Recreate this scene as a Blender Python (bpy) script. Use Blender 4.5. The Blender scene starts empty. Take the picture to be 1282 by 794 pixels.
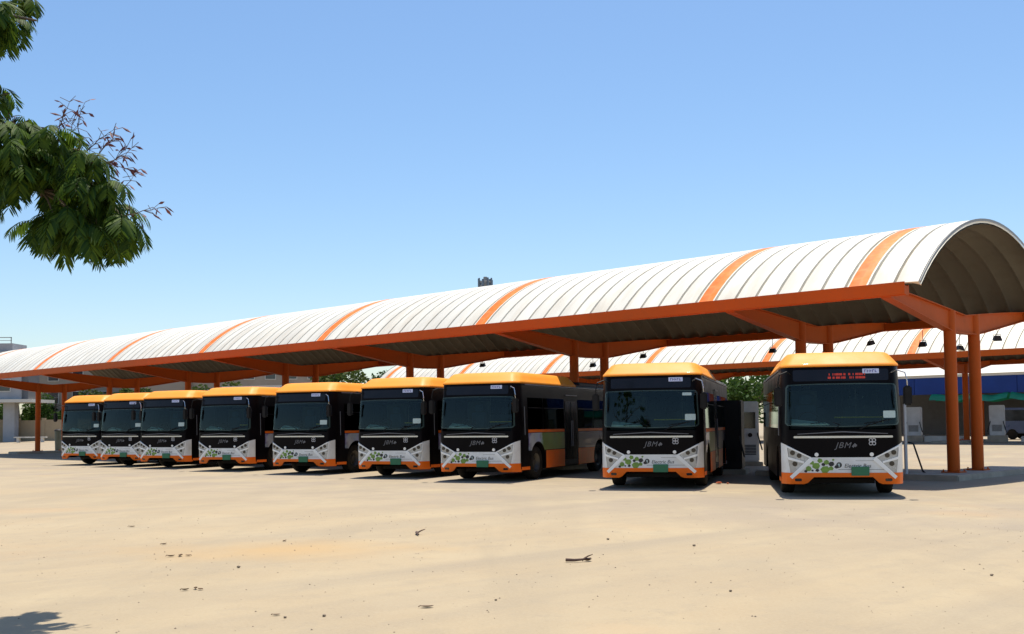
import bpy, bmesh, math, random
from math import sin, cos, pi, radians, sqrt, atan2
from mathutils import Vector, Matrix, Euler

S = bpy.context.scene
COL = S.collection
rnd = random.Random(7)

# ------------------------------------------------------------------ camera
CAM_Z = 1.61
cd = bpy.data.cameras.new('camera')
cam = bpy.data.objects.new('camera', cd)
COL.objects.link(cam)
cd.sensor_fit = 'HORIZONTAL'
cd.sensor_width = 36.0
cd.lens = 36.0 * 1350.0 / 1282.0
cd.shift_y = 67.0 / 1282.0
cd.clip_start = 0.1
cd.clip_end = 4000
rot = Matrix.Rotation(pi / 2 + math.atan(67.0 / 1350.0), 4, 'X') @ Matrix.Rotation(-0.0105, 4, 'Z')
cam.matrix_world = Matrix.Translation((0, 0, CAM_Z)) @ rot
S.camera = cam

# ------------------------------------------------------------------ light, sky, exposure
SUN_TO = Vector((0.08, 0.31, 1.0)).normalized()          # direction towards the sun
elev = math.asin(SUN_TO.z)
azim = atan2(SUN_TO.x, SUN_TO.y)
W = bpy.data.worlds.new('World')
S.world = W
W.use_nodes = True
wn = W.node_tree.nodes
wl = W.node_tree.links
for n in list(wn):
    wn.remove(n)
wo = wn.new('ShaderNodeOutputWorld')
bg = wn.new('ShaderNodeBackground')
sky = wn.new('ShaderNodeTexSky')
sky.sky_type = 'NISHITA'
sky.sun_disc = False
sky.sun_elevation = elev
sky.sun_rotation = azim
sky.altitude = 50
sky.air_density = 1.0
sky.dust_density = 0.9
sky.ozone_density = 2.2
bg.inputs['Strength'].default_value = 0.125
hs = wn.new('ShaderNodeHueSaturation')
hs.inputs['Saturation'].default_value = 1.16
hs.inputs['Hue'].default_value = 0.4985
wl.new(sky.outputs[0], hs.inputs['Color'])
wl.new(hs.outputs[0], bg.inputs[0])
wl.new(bg.outputs[0], wo.inputs[0])

sd = bpy.data.lights.new('sun', 'SUN')
sd.energy = 5.0
sd.angle = radians(0.53)
sd.color = (1.0, 0.93, 0.80)
sun = bpy.data.objects.new('sun', sd)
COL.objects.link(sun)
sun.rotation_euler = (-SUN_TO).to_track_quat('-Z', 'Y').to_euler()
sun.location = (10, 20, 60)

S.view_settings.view_transform = 'Standard'
S.view_settings.look = 'None'
S.view_settings.exposure = 0.35
S.view_settings.gamma = 1.0
S.view_settings.use_curve_mapping = False
S.render.engine = 'CYCLES'
S.cycles.max_bounces = 8
S.cycles.transparent_max_bounces = 12


# ------------------------------------------------------------------ materials
def mat(name, col, rough=0.6, metal=0.0, coat=0.0, spec=0.5, var=0.0, vscale=3.0, bump=0.0, bscale=40.0,
        dirt=None, dirt_amt=0.0, dirt_scale=1.2, stretch=None, transl=0.0):
    m = bpy.data.materials.new(name)
    m.use_nodes = True
    nt = m.node_tree
    N, L = nt.nodes, nt.links
    b = N['Principled BSDF']
    b.inputs['Base Color'].default_value = (*col, 1)
    b.inputs['Roughness'].default_value = rough
    b.inputs['Metallic'].default_value = metal
    b.inputs['Coat Weight'].default_value = coat
    b.inputs['Coat Roughness'].default_value = 0.06
    b.inputs['Specular IOR Level'].default_value = spec
    tc = N.new('ShaderNodeTexCoord')
    oi = N.new('ShaderNodeObjectInfo')
    sc = N.new('ShaderNodeMath')
    sc.operation = 'MULTIPLY'
    sc.inputs[1].default_value = 37.0
    L.new(oi.outputs['Random'], sc.inputs[0])
    va = N.new('ShaderNodeVectorMath')
    va.operation = 'ADD'
    L.new(tc.outputs['Object'], va.inputs[0])
    L.new(sc.outputs[0], va.inputs[1])
    vec = va.outputs[0]
    if stretch:
        mp = N.new('ShaderNodeMapping')
        mp.inputs['Scale'].default_value = stretch
        L.new(vec, mp.inputs[0])
        vec = mp.outputs[0]
    cur = None
    if var > 0:
        n = N.new('ShaderNodeTexNoise')
        n.inputs['Scale'].default_value = vscale
        n.inputs['Detail'].default_value = 6
        L.new(vec, n.inputs['Vector'])
        r = N.new('ShaderNodeValToRGB')
        r.color_ramp.elements[0].position = 0.3
        r.color_ramp.elements[1].position = 0.7
        r.color_ramp.elements[0].color = (*[c * (1 - var) for c in col], 1)
        r.color_ramp.elements[1].color = (*[min(1, c * (1 + var)) for c in col], 1)
        L.new(n.outputs[0], r.inputs[0])
        cur = r.outputs[0]
        rr = N.new('ShaderNodeMapRange')
        rr.inputs[3].default_value = max(0, rough - 0.12)
        rr.inputs[4].default_value = min(1, rough + 0.12)
        L.new(n.outputs[0], rr.inputs[0])
        L.new(rr.outputs[0], b.inputs['Roughness'])
    if dirt:
        n2 = N.new('ShaderNodeTexNoise')
        n2.inputs['Scale'].default_value = dirt_scale
        n2.inputs['Detail'].default_value = 8
        n2.inputs['Roughness'].default_value = 0.65
        L.new(vec, n2.inputs['Vector'])
        r2 = N.new('ShaderNodeMapRange')
        r2.inputs[1].default_value = 0.45
        r2.inputs[2].default_value = 0.75
        r2.inputs[4].default_value = dirt_amt
        L.new(n2.outputs[0], r2.inputs[0])
        mx = N.new('ShaderNodeMixRGB')
        mx.inputs[1].default_value = (*col, 1)
        mx.inputs[2].default_value = (*dirt, 1)
        if cur:
            L.new(cur, mx.inputs[1])
        L.new(r2.outputs[0], mx.inputs[0])
        cur = mx.outputs[0]
    if cur:
        L.new(cur, b.inputs['Base Color'])
    if bump > 0:
        n3 = N.new('ShaderNodeTexNoise')
        n3.inputs['Scale'].default_value = bscale
        n3.inputs['Detail'].default_value = 4
        L.new(vec, n3.inputs['Vector'])
        bp = N.new('ShaderNodeBump')
        bp.inputs['Strength'].default_value = bump
        bp.inputs['Distance'].default_value = 0.02
        L.new(n3.outputs[0], bp.inputs['Height'])
        L.new(bp.outputs[0], b.inputs['Normal'])
    if transl > 0:
        t = N.new('ShaderNodeBsdfTranslucent')
        if cur:
            L.new(cur, t.inputs[0])
        else:
            t.inputs[0].default_value = (*col, 1)
        ms = N.new('ShaderNodeMixShader')
        ms.inputs[0].default_value = transl
        L.new(b.outputs[0], ms.inputs[1])
        L.new(t.outputs[0], ms.inputs[2])
        L.new(ms.outputs[0], N['Material Output'].inputs[0])
    return m


def glass_mat(name, tint, refl=0.10):
    m = bpy.data.materials.new(name)
    m.use_nodes = True
    N, L = m.node_tree.nodes, m.node_tree.links
    for n in list(N):
        N.remove(n)
    o = N.new('ShaderNodeOutputMaterial')
    t = N.new('ShaderNodeBsdfTransparent')
    t.inputs[0].default_value = (*tint, 1)
    g = N.new('ShaderNodeBsdfGlossy')
    g.inputs['Roughness'].default_value = 0.03
    g.inputs[0].default_value = (0.85, 1.0, 0.98, 1)
    fr = N.new('ShaderNodeFresnel')
    fr.inputs[0].default_value = 1.5 if refl > 0.01 else 1.3
    ad = N.new('ShaderNodeMath')
    ad.operation = 'ADD'
    ad.inputs[1].default_value = refl - 0.04
    ad.use_clamp = True
    L.new(fr.outputs[0], ad.inputs[0])
    mx = N.new('ShaderNodeMixShader')
    L.new(ad.outputs[0], mx.inputs[0])
    L.new(t.outputs[0], mx.inputs[1])
    L.new(g.outputs[0], mx.inputs[2])
    L.new(mx.outputs[0], o.inputs[0])
    return m


M = {}
M['bus_black'] = mat('bus_black_paint', (0.0050, 0.0040, 0.0050), 0.34, coat=0.0, spec=0.06, var=0.25, vscale=2, dirt=(0.03, 0.022, 0.015), dirt_amt=0.10)
M['bus_orange'] = mat('bus_orange_paint', (0.92, 0.315, 0.024), 0.55, coat=0.03, spec=0.25, var=0.05, vscale=1.5, dirt=(0.70, 0.36, 0.10), dirt_amt=0.3)
M['bus_red_orange'] = mat('bus_red_orange_paint', (0.92, 0.16, 0.006), 0.42, coat=0.05, spec=0.25, var=0.08, dirt=(0.50, 0.16, 0.04), dirt_amt=0.25)
M['bus_white'] = mat('bus_white_paint', (0.80, 0.81, 0.80), 0.35, coat=0.2, var=0.05, dirt=(0.45, 0.40, 0.32), dirt_amt=0.4, dirt_scale=2.5)
M['bus_silver'] = mat('headlight_housing', (0.40, 0.41, 0.42), 0.25, metal=0.4, var=0.15, vscale=8)
M['pure_white'] = mat('light_bar_white', (0.88, 0.89, 0.88), 0.25, coat=0.5, var=0.03)
M['chrome'] = mat('brushed_chrome', (0.55, 0.56, 0.58), 0.22, metal=0.85, var=0.06, vscale=20)
M['lamp_dark'] = mat('lamp_lens_dark', (0.014, 0.015, 0.017), 0.12, coat=0.2, var=0.2)
M['lamp_clear'] = mat('fog_lamp_lens', (0.85, 0.86, 0.84), 0.15, coat=0.8, var=0.05)
M['rubber'] = mat('rubber', (0.014, 0.013, 0.012), 0.85, spec=0.15, var=0.3, vscale=6, dirt=(0.06, 0.045, 0.03), dirt_amt=0.4, dirt_scale=4)
M['rim'] = mat('wheel_rim_steel', (0.07, 0.065, 0.06), 0.5, metal=0.4, var=0.3)
M['dark_plastic'] = mat('dark_plastic', (0.012, 0.011, 0.011), 0.55, spec=0.2, var=0.3, vscale=5)
M['side_glass'] = mat('dark_side_glass', (0.010, 0.012, 0.012), 0.16, coat=0.0, spec=0.16, var=0.3, vscale=0.8)
M['windshield'] = glass_mat('windshield_glass', (0.50, 0.66, 0.63), 0.03)
M['window_glass'] = glass_mat('tinted_window_glass', (0.27, 0.29, 0.27), 0.0)
M['ceiling'] = mat('cabin_ceiling', (0.34, 0.34, 0.32), 0.7, var=0.05)
M['display'] = mat('display_glass', (0.010, 0.008, 0.012), 0.14, coat=0.05, spec=0.25, var=0.2)
M['green_plate'] = mat('number_plate_green', (0.008, 0.16, 0.075), 0.4, var=0.12, vscale=8)
M['emblem'] = mat('emblem_grey_white', (0.50, 0.50, 0.52), 0.4, var=0.1)
M['label_white'] = mat('label_white_blue', (0.66, 0.70, 0.90), 0.4, var=0.05)
M['label_ink'] = mat('label_ink_violet', (0.10, 0.08, 0.28), 0.5, var=0.1)
M['print_black'] = mat('print_black', (0.02, 0.02, 0.022), 0.5, var=0.2)
M['leaf_green_print'] = mat('print_lime_green', (0.17, 0.30, 0.045), 0.45, var=0.25, vscale=9)
M['logo_steel'] = mat('logo_steel', (0.14, 0.14, 0.155), 0.35, var=0.1)
M['pale_patch'] = mat('sticker_pale_teal', (0.50, 0.62, 0.60), 0.5, var=0.1, vscale=30)
M['glass_edge'] = mat('windscreen_edge_teal', (0.045, 0.075, 0.070), 0.35, spec=0.3, var=0.2)
M['dash'] = mat('dashboard_pale_teal', (0.74, 0.96, 0.86), 0.5, var=0.10, vscale=4)
M['cabin_grey'] = mat('cabin_lining', (0.022, 0.034, 0.034), 0.7, var=0.2)
M['seat_blue'] = mat('seat_blue', (0.02, 0.045, 0.075), 0.7, var=0.25)
M['rail_yellow'] = mat('handrail_yellow', (0.55, 0.42, 0.03), 0.4, var=0.1)
M['mural'] = None
M['led'] = None


def led_mat():
    m = mat('led_red_display', (0.22, 0.02, 0.01), 0.4, var=0.1)
    b = m.node_tree.nodes['Principled BSDF']
    b.inputs['Emission Color'].default_value = (1.0, 0.07, 0.03, 1)
    b.inputs['Emission Strength'].default_value = 0.22
    return m


M['led'] = led_mat()


def mural_mat():
    m = bpy.data.materials.new('side_mural_print')
    m.use_nodes = True
    N, L = m.node_tree.nodes, m.node_tree.links
    b = N['Principled BSDF']
    b.inputs['Roughness'].default_value = 0.35
    b.inputs['Coat Weight'].default_value = 0.3
    tc = N.new('ShaderNodeTexCoord')
    sp = N.new('ShaderNodeSeparateXYZ')
    L.new(tc.outputs['Object'], sp.inputs[0])
    n = N.new('ShaderNodeTexNoise')
    n.inputs['Scale'].default_value = 2.5
    n.inputs['Detail'].default_value = 3
    L.new(tc.outputs['Object'], n.inputs['Vector'])
    a = N.new('ShaderNodeMath')
    a.operation = 'MULTIPLY_ADD'
    L.new(n.outputs[0], a.inputs[0])
    a.inputs[1].default_value = 1.3
    L.new(sp.outputs[1], a.inputs[2])
    r = N.new('ShaderNodeValToRGB')
    r.color_ramp.interpolation = 'LINEAR'
    mr = N.new('ShaderNodeMapRange')
    mr.inputs[1].default_value = 1.0
    mr.inputs[2].default_value = 9.5
    L.new(a.outputs[0], mr.inputs[0])
    L.new(mr.outputs[0], r.inputs[0])
    e = r.color_ramp.elements
    e[0].position = 0.0
    e[0].color = (0.07, 0.05, 0.16, 1)
    e[1].position = 1.0
    e[1].color = (0.05, 0.04, 0.075, 1)
    for p, c in ((0.07, (0.10, 0.08, 0.22)), (0.10, (0.42, 0.45, 0.55)), (0.17, (0.45, 0.50, 0.62)), (0.20, (0.16, 0.22, 0.07)),
                 (0.34, (0.26, 0.29, 0.07)), (0.42, (0.20, 0.26, 0.10)), (0.5, (0.05, 0.04, 0.06))):
        x = e.new(p)
        x.color = (*c, 1)
    v = N.new('ShaderNodeTexVoronoi')
    v.inputs['Scale'].default_value = 3
    L.new(tc.outputs['Object'], v.inputs['Vector'])
    mx = N.new('ShaderNodeMixRGB')
    mx.blend_type = 'OVERLAY'
    mx.inputs[0].default_value = 0.12
    L.new(r.outputs[0], mx.inputs[1])
    L.new(v.outputs['Color'], mx.inputs[2])
    L.new(mx.outputs[0], b.inputs['Base Color'])
    return m


M['mural'] = mural_mat()
M['steel_orange'] = mat('orange_painted_steel', (0.55, 0.100, 0.011), 0.55, spec=0.15, var=0.10, vscale=1.2, dirt=(0.28, 0.075, 0.025), dirt_amt=0.5, bump=0.08, bscale=15)
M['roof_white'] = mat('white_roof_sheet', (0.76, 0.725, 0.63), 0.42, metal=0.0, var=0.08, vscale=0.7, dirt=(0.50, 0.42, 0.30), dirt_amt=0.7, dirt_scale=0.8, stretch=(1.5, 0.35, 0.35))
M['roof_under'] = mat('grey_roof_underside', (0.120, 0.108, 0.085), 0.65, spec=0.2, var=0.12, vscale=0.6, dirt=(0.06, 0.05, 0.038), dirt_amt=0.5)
M['edge_grey'] = mat('roof_edge_steel', (0.30, 0.30, 0.29), 0.5, var=0.1)


def stripe_mat():
    m = mat('orange_roof_stripe', (0.90, 0.20, 0.015), 0.5, spec=0.2, var=0.06, vscale=2)
    N, L = m.node_tree.nodes, m.node_tree.links
    b = N['Principled BSDF']
    tc = N.new('ShaderNodeTexCoord')
    v = N.new('ShaderNodeTexVoronoi')
    v.inputs['Scale'].default_value = 5.5
    L.new(tc.outputs['Object'], v.inputs['Vector'])
    bp = N.new('ShaderNodeBump')
    bp.inputs['Strength'].default_value = 0.15
    bp.inputs['Distance'].default_value = 0.02
    L.new(v.outputs['Distance'], bp.inputs['Height'])
    L.new(bp.outputs[0], b.inputs['Normal'])
    old = b.inputs['Base Color'].links[0].from_socket
    mr = N.new('ShaderNodeMapRange')
    mr.inputs[1].default_value = 0.45
    mr.inputs[2].default_value = 0.75
    mr.inputs[4].default_value = 0.12
    L.new(v.outputs['Distance'], mr.inputs[0])
    mx = N.new('ShaderNodeMixRGB')
    mx.inputs[2].default_value = (0.80, 0.50, 0.32, 1)
    L.new(mr.outputs[0], mx.inputs[0])
    L.new(old, mx.inputs[1])
    # pressed mesh pattern on one half of the strip
    sp = N.new('ShaderNodeSeparateXYZ')
    L.new(tc.outputs['Object'], sp.inputs[0])

    def mth(op, a, c):
        x = N.new('ShaderNodeMath')
        x.operation = op
        for k, vv in ((0, a), (1, c)):
            if isinstance(vv, (int, float)):
                x.inputs[k].default_value = vv
            else:
                L.new(vv, x.inputs[k])
        return x.outputs[0]
    half = mth('LESS_THAN', sp.outputs[0], 0.03)
    cells = mth('LESS_THAN', mth('FRACT', mth('MULTIPLY', sp.outputs[1], 3.4), 0), 0.78)
    f = mth('MULTIPLY', mth('MULTIPLY', half, cells), 0.30)
    edge = mth('GREATER_THAN', mth('ABSOLUTE', mth('ADD', sp.outputs[0], 0.0), 0), 0.235)
    m2 = N.new('ShaderNodeMixRGB')
    m2.inputs[2].default_value = (0.70, 0.10, 0.008, 1)
    L.new(f, m2.inputs[0])
    L.new(mx.outputs[0], m2.inputs[1])
    m3 = N.new('ShaderNodeMixRGB')
    m3.inputs[2].default_value = (0.76, 0.725, 0.63, 1)
    L.new(edge, m3.inputs[0])
    L.new(m2.outputs[0], m3.inputs[1])
    L.new(m3.outputs[0], b.inputs['Base Color'])
    return m


M['roof_stripe'] = stripe_mat()
M['concrete'] = mat('kerb_concrete', (0.42, 0.36, 0.28), 0.85, var=0.2, vscale=2, bump=0.3, bscale=30, dirt=(0.2, 0.16, 0.12), dirt_amt=0.5)
M['kerb_white'] = mat('kerb_whitewash', (0.62, 0.60, 0.55), 0.8, var=0.12, vscale=2, dirt=(0.3, 0.27, 0.22), dirt_amt=0.5)
M['cab_white'] = mat('charger_white_paint', (0.66, 0.66, 0.66), 0.4, var=0.06, dirt=(0.3, 0.28, 0.25), dirt_amt=0.4)
M['cab_dark'] = mat('charger_shade_dark', (0.020, 0.019, 0.020), 0.5, spec=0.2, var=0.2)  # near-black holds the cabinets' shade in the colour; vents and sockets share it
M['screen'] = mat('screen_black', (0.008, 0.008, 0.01), 0.1, coat=0.6, var=0.2)
M['cable'] = mat('cable_black', (0.015, 0.015, 0.015), 0.6, var=0.2)
M['flood'] = mat('floodlight_housing', (0.05, 0.05, 0.055), 0.5, metal=0.3, var=0.2)
M['lamp_white'] = mat('lamp_glass_white', (0.8, 0.8, 0.78), 0.3, var=0.05)
M['bldg_grey'] = mat('grey_render_wall', (0.38, 0.38, 0.39), 0.85, var=0.08, vscale=0.3, dirt=(0.2, 0.19, 0.18), dirt_amt=0.5, dirt_scale=0.4)
M['bldg_dark'] = mat('dark_grey_cladding', (0.13, 0.13, 0.135), 0.7, var=0.1)
M['bldg_beige'] = mat('beige_render_wall', (0.36, 0.30, 0.24), 0.85, var=0.1, vscale=0.4, dirt=(0.2, 0.15, 0.11), dirt_amt=0.6, dirt_scale=0.3)
M['bldg_white'] = mat('white_render', (0.60, 0.58, 0.53), 0.8, var=0.06, vscale=0.5)
M['win_dark'] = mat('window_glass_dark', (0.03, 0.035, 0.04), 0.08, coat=0.5, var=0.2)
M['wall_beige'] = mat('beige_boundary_wall', (0.40, 0.31, 0.20), 0.9, var=0.15, vscale=0.5, bump=0.2, bscale=6, dirt=(0.22, 0.16, 0.10), dirt_amt=0.6, dirt_scale=0.5)
M['blue'] = mat('blue_fascia_sheet', (0.012, 0.042, 0.20), 0.5, spec=0.2, var=0.12, vscale=0.6)
M['green_sheet'] = mat('green_translucent_sheet', (0.015, 0.30, 0.17), 0.5, var=0.25, vscale=1.5, transl=0.4)
M['bark'] = mat('bark', (0.10, 0.075, 0.05), 0.9, var=0.3, vscale=6, bump=0.6, bscale=25)
M['twig'] = mat('dry_twig', (0.10, 0.055, 0.04), 0.85, var=0.3, vscale=15)
M['pod'] = mat('dry_seed_pod', (0.17, 0.055, 0.055), 0.7, var=0.35, vscale=20)
M['dryleaf'] = mat('dry_leaf', (0.13, 0.075, 0.035), 0.8, var=0.35, vscale=25)
M['stone'] = mat('loose_stone', (0.20, 0.155, 0.11), 0.9, var=0.35, vscale=20)
M['brick_red'] = mat('broken_red_brick', (0.42, 0.09, 0.03), 0.85, var=0.2, vscale=12)


def leaf_mat(name, c1, c2, tr=0.35):
    m = bpy.data.materials.new(name)
    m.use_nodes = True
    N, L = m.node_tree.nodes, m.node_tree.links
    b = N['Principled BSDF']
    b.inputs['Roughness'].default_value = 0.6
    b.inputs['Specular IOR Level'].default_value = 0.15
    g = N.new('ShaderNodeNewGeometry')
    r = N.new('ShaderNodeValToRGB')
    r.color_ramp.elements[0].color = (*c1, 1)
    r.color_ramp.elements[1].color = (*c2, 1)
    L.new(g.outputs['Random Per Island'], r.inputs[0])
    L.new(r.outputs[0], b.inputs['Base Color'])
    t = N.new('ShaderNodeBsdfTranslucent')
    L.new(r.outputs[0], t.inputs[0])
    ms = N.new('ShaderNodeMixShader')
    ms.inputs[0].default_value = tr
    L.new(b.outputs[0], ms.inputs[1])
    L.new(t.outputs[0], ms.inputs[2])
    L.new(ms.outputs[0], N['Material Output'].inputs[0])
    return m


M['frond'] = leaf_mat('feathery_leaf', (0.018, 0.055, 0.012), (0.10, 0.165, 0.016), 0.40)
M['leaf_a'] = leaf_mat('olive_leaf', (0.045, 0.085, 0.018), (0.10, 0.125, 0.030), 0.3)
M['leaf_b'] = leaf_mat('mid_green_leaf', (0.030, 0.080, 0.016), (0.075, 0.13, 0.024), 0.3)


def ground_mat():
    m = bpy.data.materials.new('sandy_concrete_yard')
    m.use_nodes = True
    N, L = m.node_tree.nodes, m.node_tree.links
    b = N['Principled BSDF']
    b.inputs['Roughness'].default_value = 0.9
    b.inputs['Specular IOR Level'].default_value = 0.2
    tc = N.new('ShaderNodeTexCoord')
    mp = N.new('ShaderNodeMapping')
    mp.inputs['Rotation'].default_value = (0, 0, radians(-43.7 - 90))
    L.new(tc.outputs['Object'], mp.inputs[0])

    def noise(scale, detail=6, rough=0.6, vec=None, dist=0.0):
        n = N.new('ShaderNodeTexNoise')
        n.inputs['Scale'].default_value = scale
        n.inputs['Detail'].default_value = detail
        n.inputs['Roughness'].default_value = rough
        n.inputs['Distortion'].default_value = dist
        L.new(vec or tc.outputs['Object'], n.inputs['Vector'])
        return n.outputs[0]

    def rng(src, a, c, lo=0.0, hi=1.0):
        r = N.new('ShaderNodeMapRange')
        r.inputs[1].default_value = a
        r.inputs[2].default_value = c
        r.inputs[3].default_value = lo
        r.inputs[4].default_value = hi
        L.new(src, r.inputs[0])
        return r.outputs[0]

    def mix(f, a, c, mode='MIX'):
        x = N.new('ShaderNodeMixRGB')
        x.blend_type = mode
        if isinstance(f, float):
            x.inputs[0].default_value = f
        else:
            L.new(f, x.inputs[0])
        for k, v in ((1, a), (2, c)):
            if isinstance(v, tuple):
                x.inputs[k].default_value = (*v, 1)
            else:
                L.new(v, x.inputs[k])
        return x.outputs[0]

    def mth(op, a, c):
        x = N.new('ShaderNodeMath')
        x.operation = op
        for k, v in ((0, a), (1, c)):
            if isinstance(v, (int, float)):
                x.inputs[k].default_value = v
            else:
                L.new(v, x.inputs[k])
        return x.outputs[0]
    sp = N.new('ShaderNodeSeparateXYZ')
    L.new(tc.outputs['Object'], sp.inputs[0])
    # driving lane in front of the buses: swept, greyer concrete; the near yard carries more sand
    lane = mth('SUBTRACT', mth('ADD', mth('MULTIPLY', sp.outputs[0], 0.691), mth('MULTIPLY', sp.outputs[1], 0.723)), 0.0)
    wob = mth('MULTIPLY', mth('SUBTRACT', noise(0.12, 4), 0.5), 9.0)
    sandm = rng(mth('ADD', lane, wob), 16.5, 12.0)
    st = N.new('ShaderNodeMapping')
    st.inputs['Rotation'].default_value = (0, 0, radians(46.3))
    st.inputs['Scale'].default_value = (1, 1, 1)
    L.new(tc.outputs['Object'], st.inputs[0])
    st2 = N.new('ShaderNodeMapping')
    st2.inputs['Scale'].default_value = (1.3, 0.10, 1)
    L.new(st.outputs[0], st2.inputs[0])
    st3 = N.new('ShaderNodeMapping')
    st3.inputs['Rotation'].default_value = (0, 0, radians(80))
    st3.inputs['Scale'].default_value = (1.6, 0.16, 1)
    L.new(tc.outputs['Object'], st3.inputs[0])
    col = mix(sandm, (0.300, 0.245, 0.185), (0.362, 0.282, 0.178))
    col = mix(rng(noise(0.35, 8, 0.62), 0.40, 0.66), col, (0.392, 0.315, 0.204))
    col = mix(rng(noise(0.5, 7, 0.6, st2.outputs[0], 0.4), 0.44, 0.70, 0, 0.6), col, (0.252, 0.211, 0.159))
    col = mix(rng(noise(0.45, 6, 0.6, st3.outputs[0], 0.6), 0.47, 0.70, 0, 0.42), col, (0.266, 0.215, 0.148))
    col = mix(rng(noise(0.17, 4, 0.6), 0.58, 0.72, 0, 0.55), col, (0.414, 0.274, 0.148))
    col = mix(rng(noise(2.2, 8, 0.7), 0.52, 0.72, 0, 0.5), col, (0.266, 0.222, 0.163))
    col = mix(rng(noise(7.0, 8, 0.7), 0.62, 0.70, 0, 0.45), col, (0.222, 0.178, 0.126))
    col = mix(rng(noise(30, 5, 0.75), 0.35, 0.7, 0, 0.30), col, (0.459, 0.385, 0.274))
    vo = N.new('ShaderNodeTexVoronoi')
    vo.inputs['Scale'].default_value = 0.9
    vo.inputs['Randomness'].default_value = 1.0
    wv = N.new('ShaderNodeVectorMath')
    wv.operation = 'MULTIPLY_ADD'
    nz = N.new('ShaderNodeTexNoise')
    nz.inputs['Scale'].default_value = 3.0
    L.new(tc.outputs['Object'], nz.inputs['Vector'])
    L.new(nz.outputs['Color'], wv.inputs[0])
    wv.inputs[1].default_value = (0.35, 0.35, 0.0)
    L.new(tc.outputs['Object'], wv.inputs[2])
    L.new(wv.outputs[0], vo.inputs['Vector'])
    drip = mth('MULTIPLY', rng(vo.outputs['Distance'], 0.13, 0.03), rng(noise(0.25, 3), 0.48, 0.60, 0, 0.55))
    near = mth('MULTIPLY', drip, rng(mth('ADD', lane, wob), 13.5, 17.5))
    col = mix(near, col, (0.13, 0.105, 0.08))
    cp = N.new('ShaderNodeMapping')
    cp.vector_type = 'TEXTURE'
    cp.inputs['Location'].default_value = (-3.0, 14.2, 0)
    cp.inputs['Scale'].default_value = (2.6, 1.5, 1)
    L.new(tc.outputs['Object'], cp.inputs[0])
    ln = N.new('ShaderNodeVectorMath')
    ln.operation = 'LENGTH'
    L.new(cp.outputs[0], ln.inputs[0])
    patchm = mth('MULTIPLY', rng(mth('ADD', ln.outputs['Value'], mth('MULTIPLY', noise(0.9, 6), 1.2)), 1.6, 0.6), 0.7)
    col = mix(patchm, col, (0.43, 0.285, 0.135))
    # tyre tracks sweeping along the lane
    wa = N.new('ShaderNodeTexWave')
    wa.wave_type = 'BANDS'
    wa.bands_direction = 'X'
    wa.inputs['Scale'].default_value = 0.16
    wa.inputs['Distortion'].default_value = 3.0
    wa.inputs['Detail'].default_value = 2.0
    wa.inputs['Detail Scale'].default_value = 0.12
    mpw = N.new('ShaderNodeMapping')
    mpw.inputs['Rotation'].default_value = (0, 0, radians(-52))
    L.new(tc.outputs['Object'], mpw.inputs[0])
    L.new(mpw.outputs[0], wa.inputs['Vector'])
    tr = mth('MULTIPLY', rng(wa.outputs['Fac'], 0.90, 1.0), rng(noise(0.5, 7, 0.7), 0.46, 0.66, 0, 0.30))
    tr = mth('MULTIPLY', tr, rng(mth('ADD', lane, wob), 12.5, 16.0))
    col = mix(tr, col, (0.20, 0.165, 0.125))
    L.new(col, b.inputs['Base Color'])
    bp = N.new('ShaderNodeBump')
    bp.inputs['Strength'].default_value = 0.35
    bp.inputs['Distance'].default_value = 0.02
    h = mth('ADD', mth('MULTIPLY', noise(60, 4, 0.7), 0.3), noise(5, 8, 0.65))
    L.new(h, bp.inputs['Height'])
    L.new(bp.outputs[0], b.inputs['Normal'])
    return m


M['ground'] = ground_mat()


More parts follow.
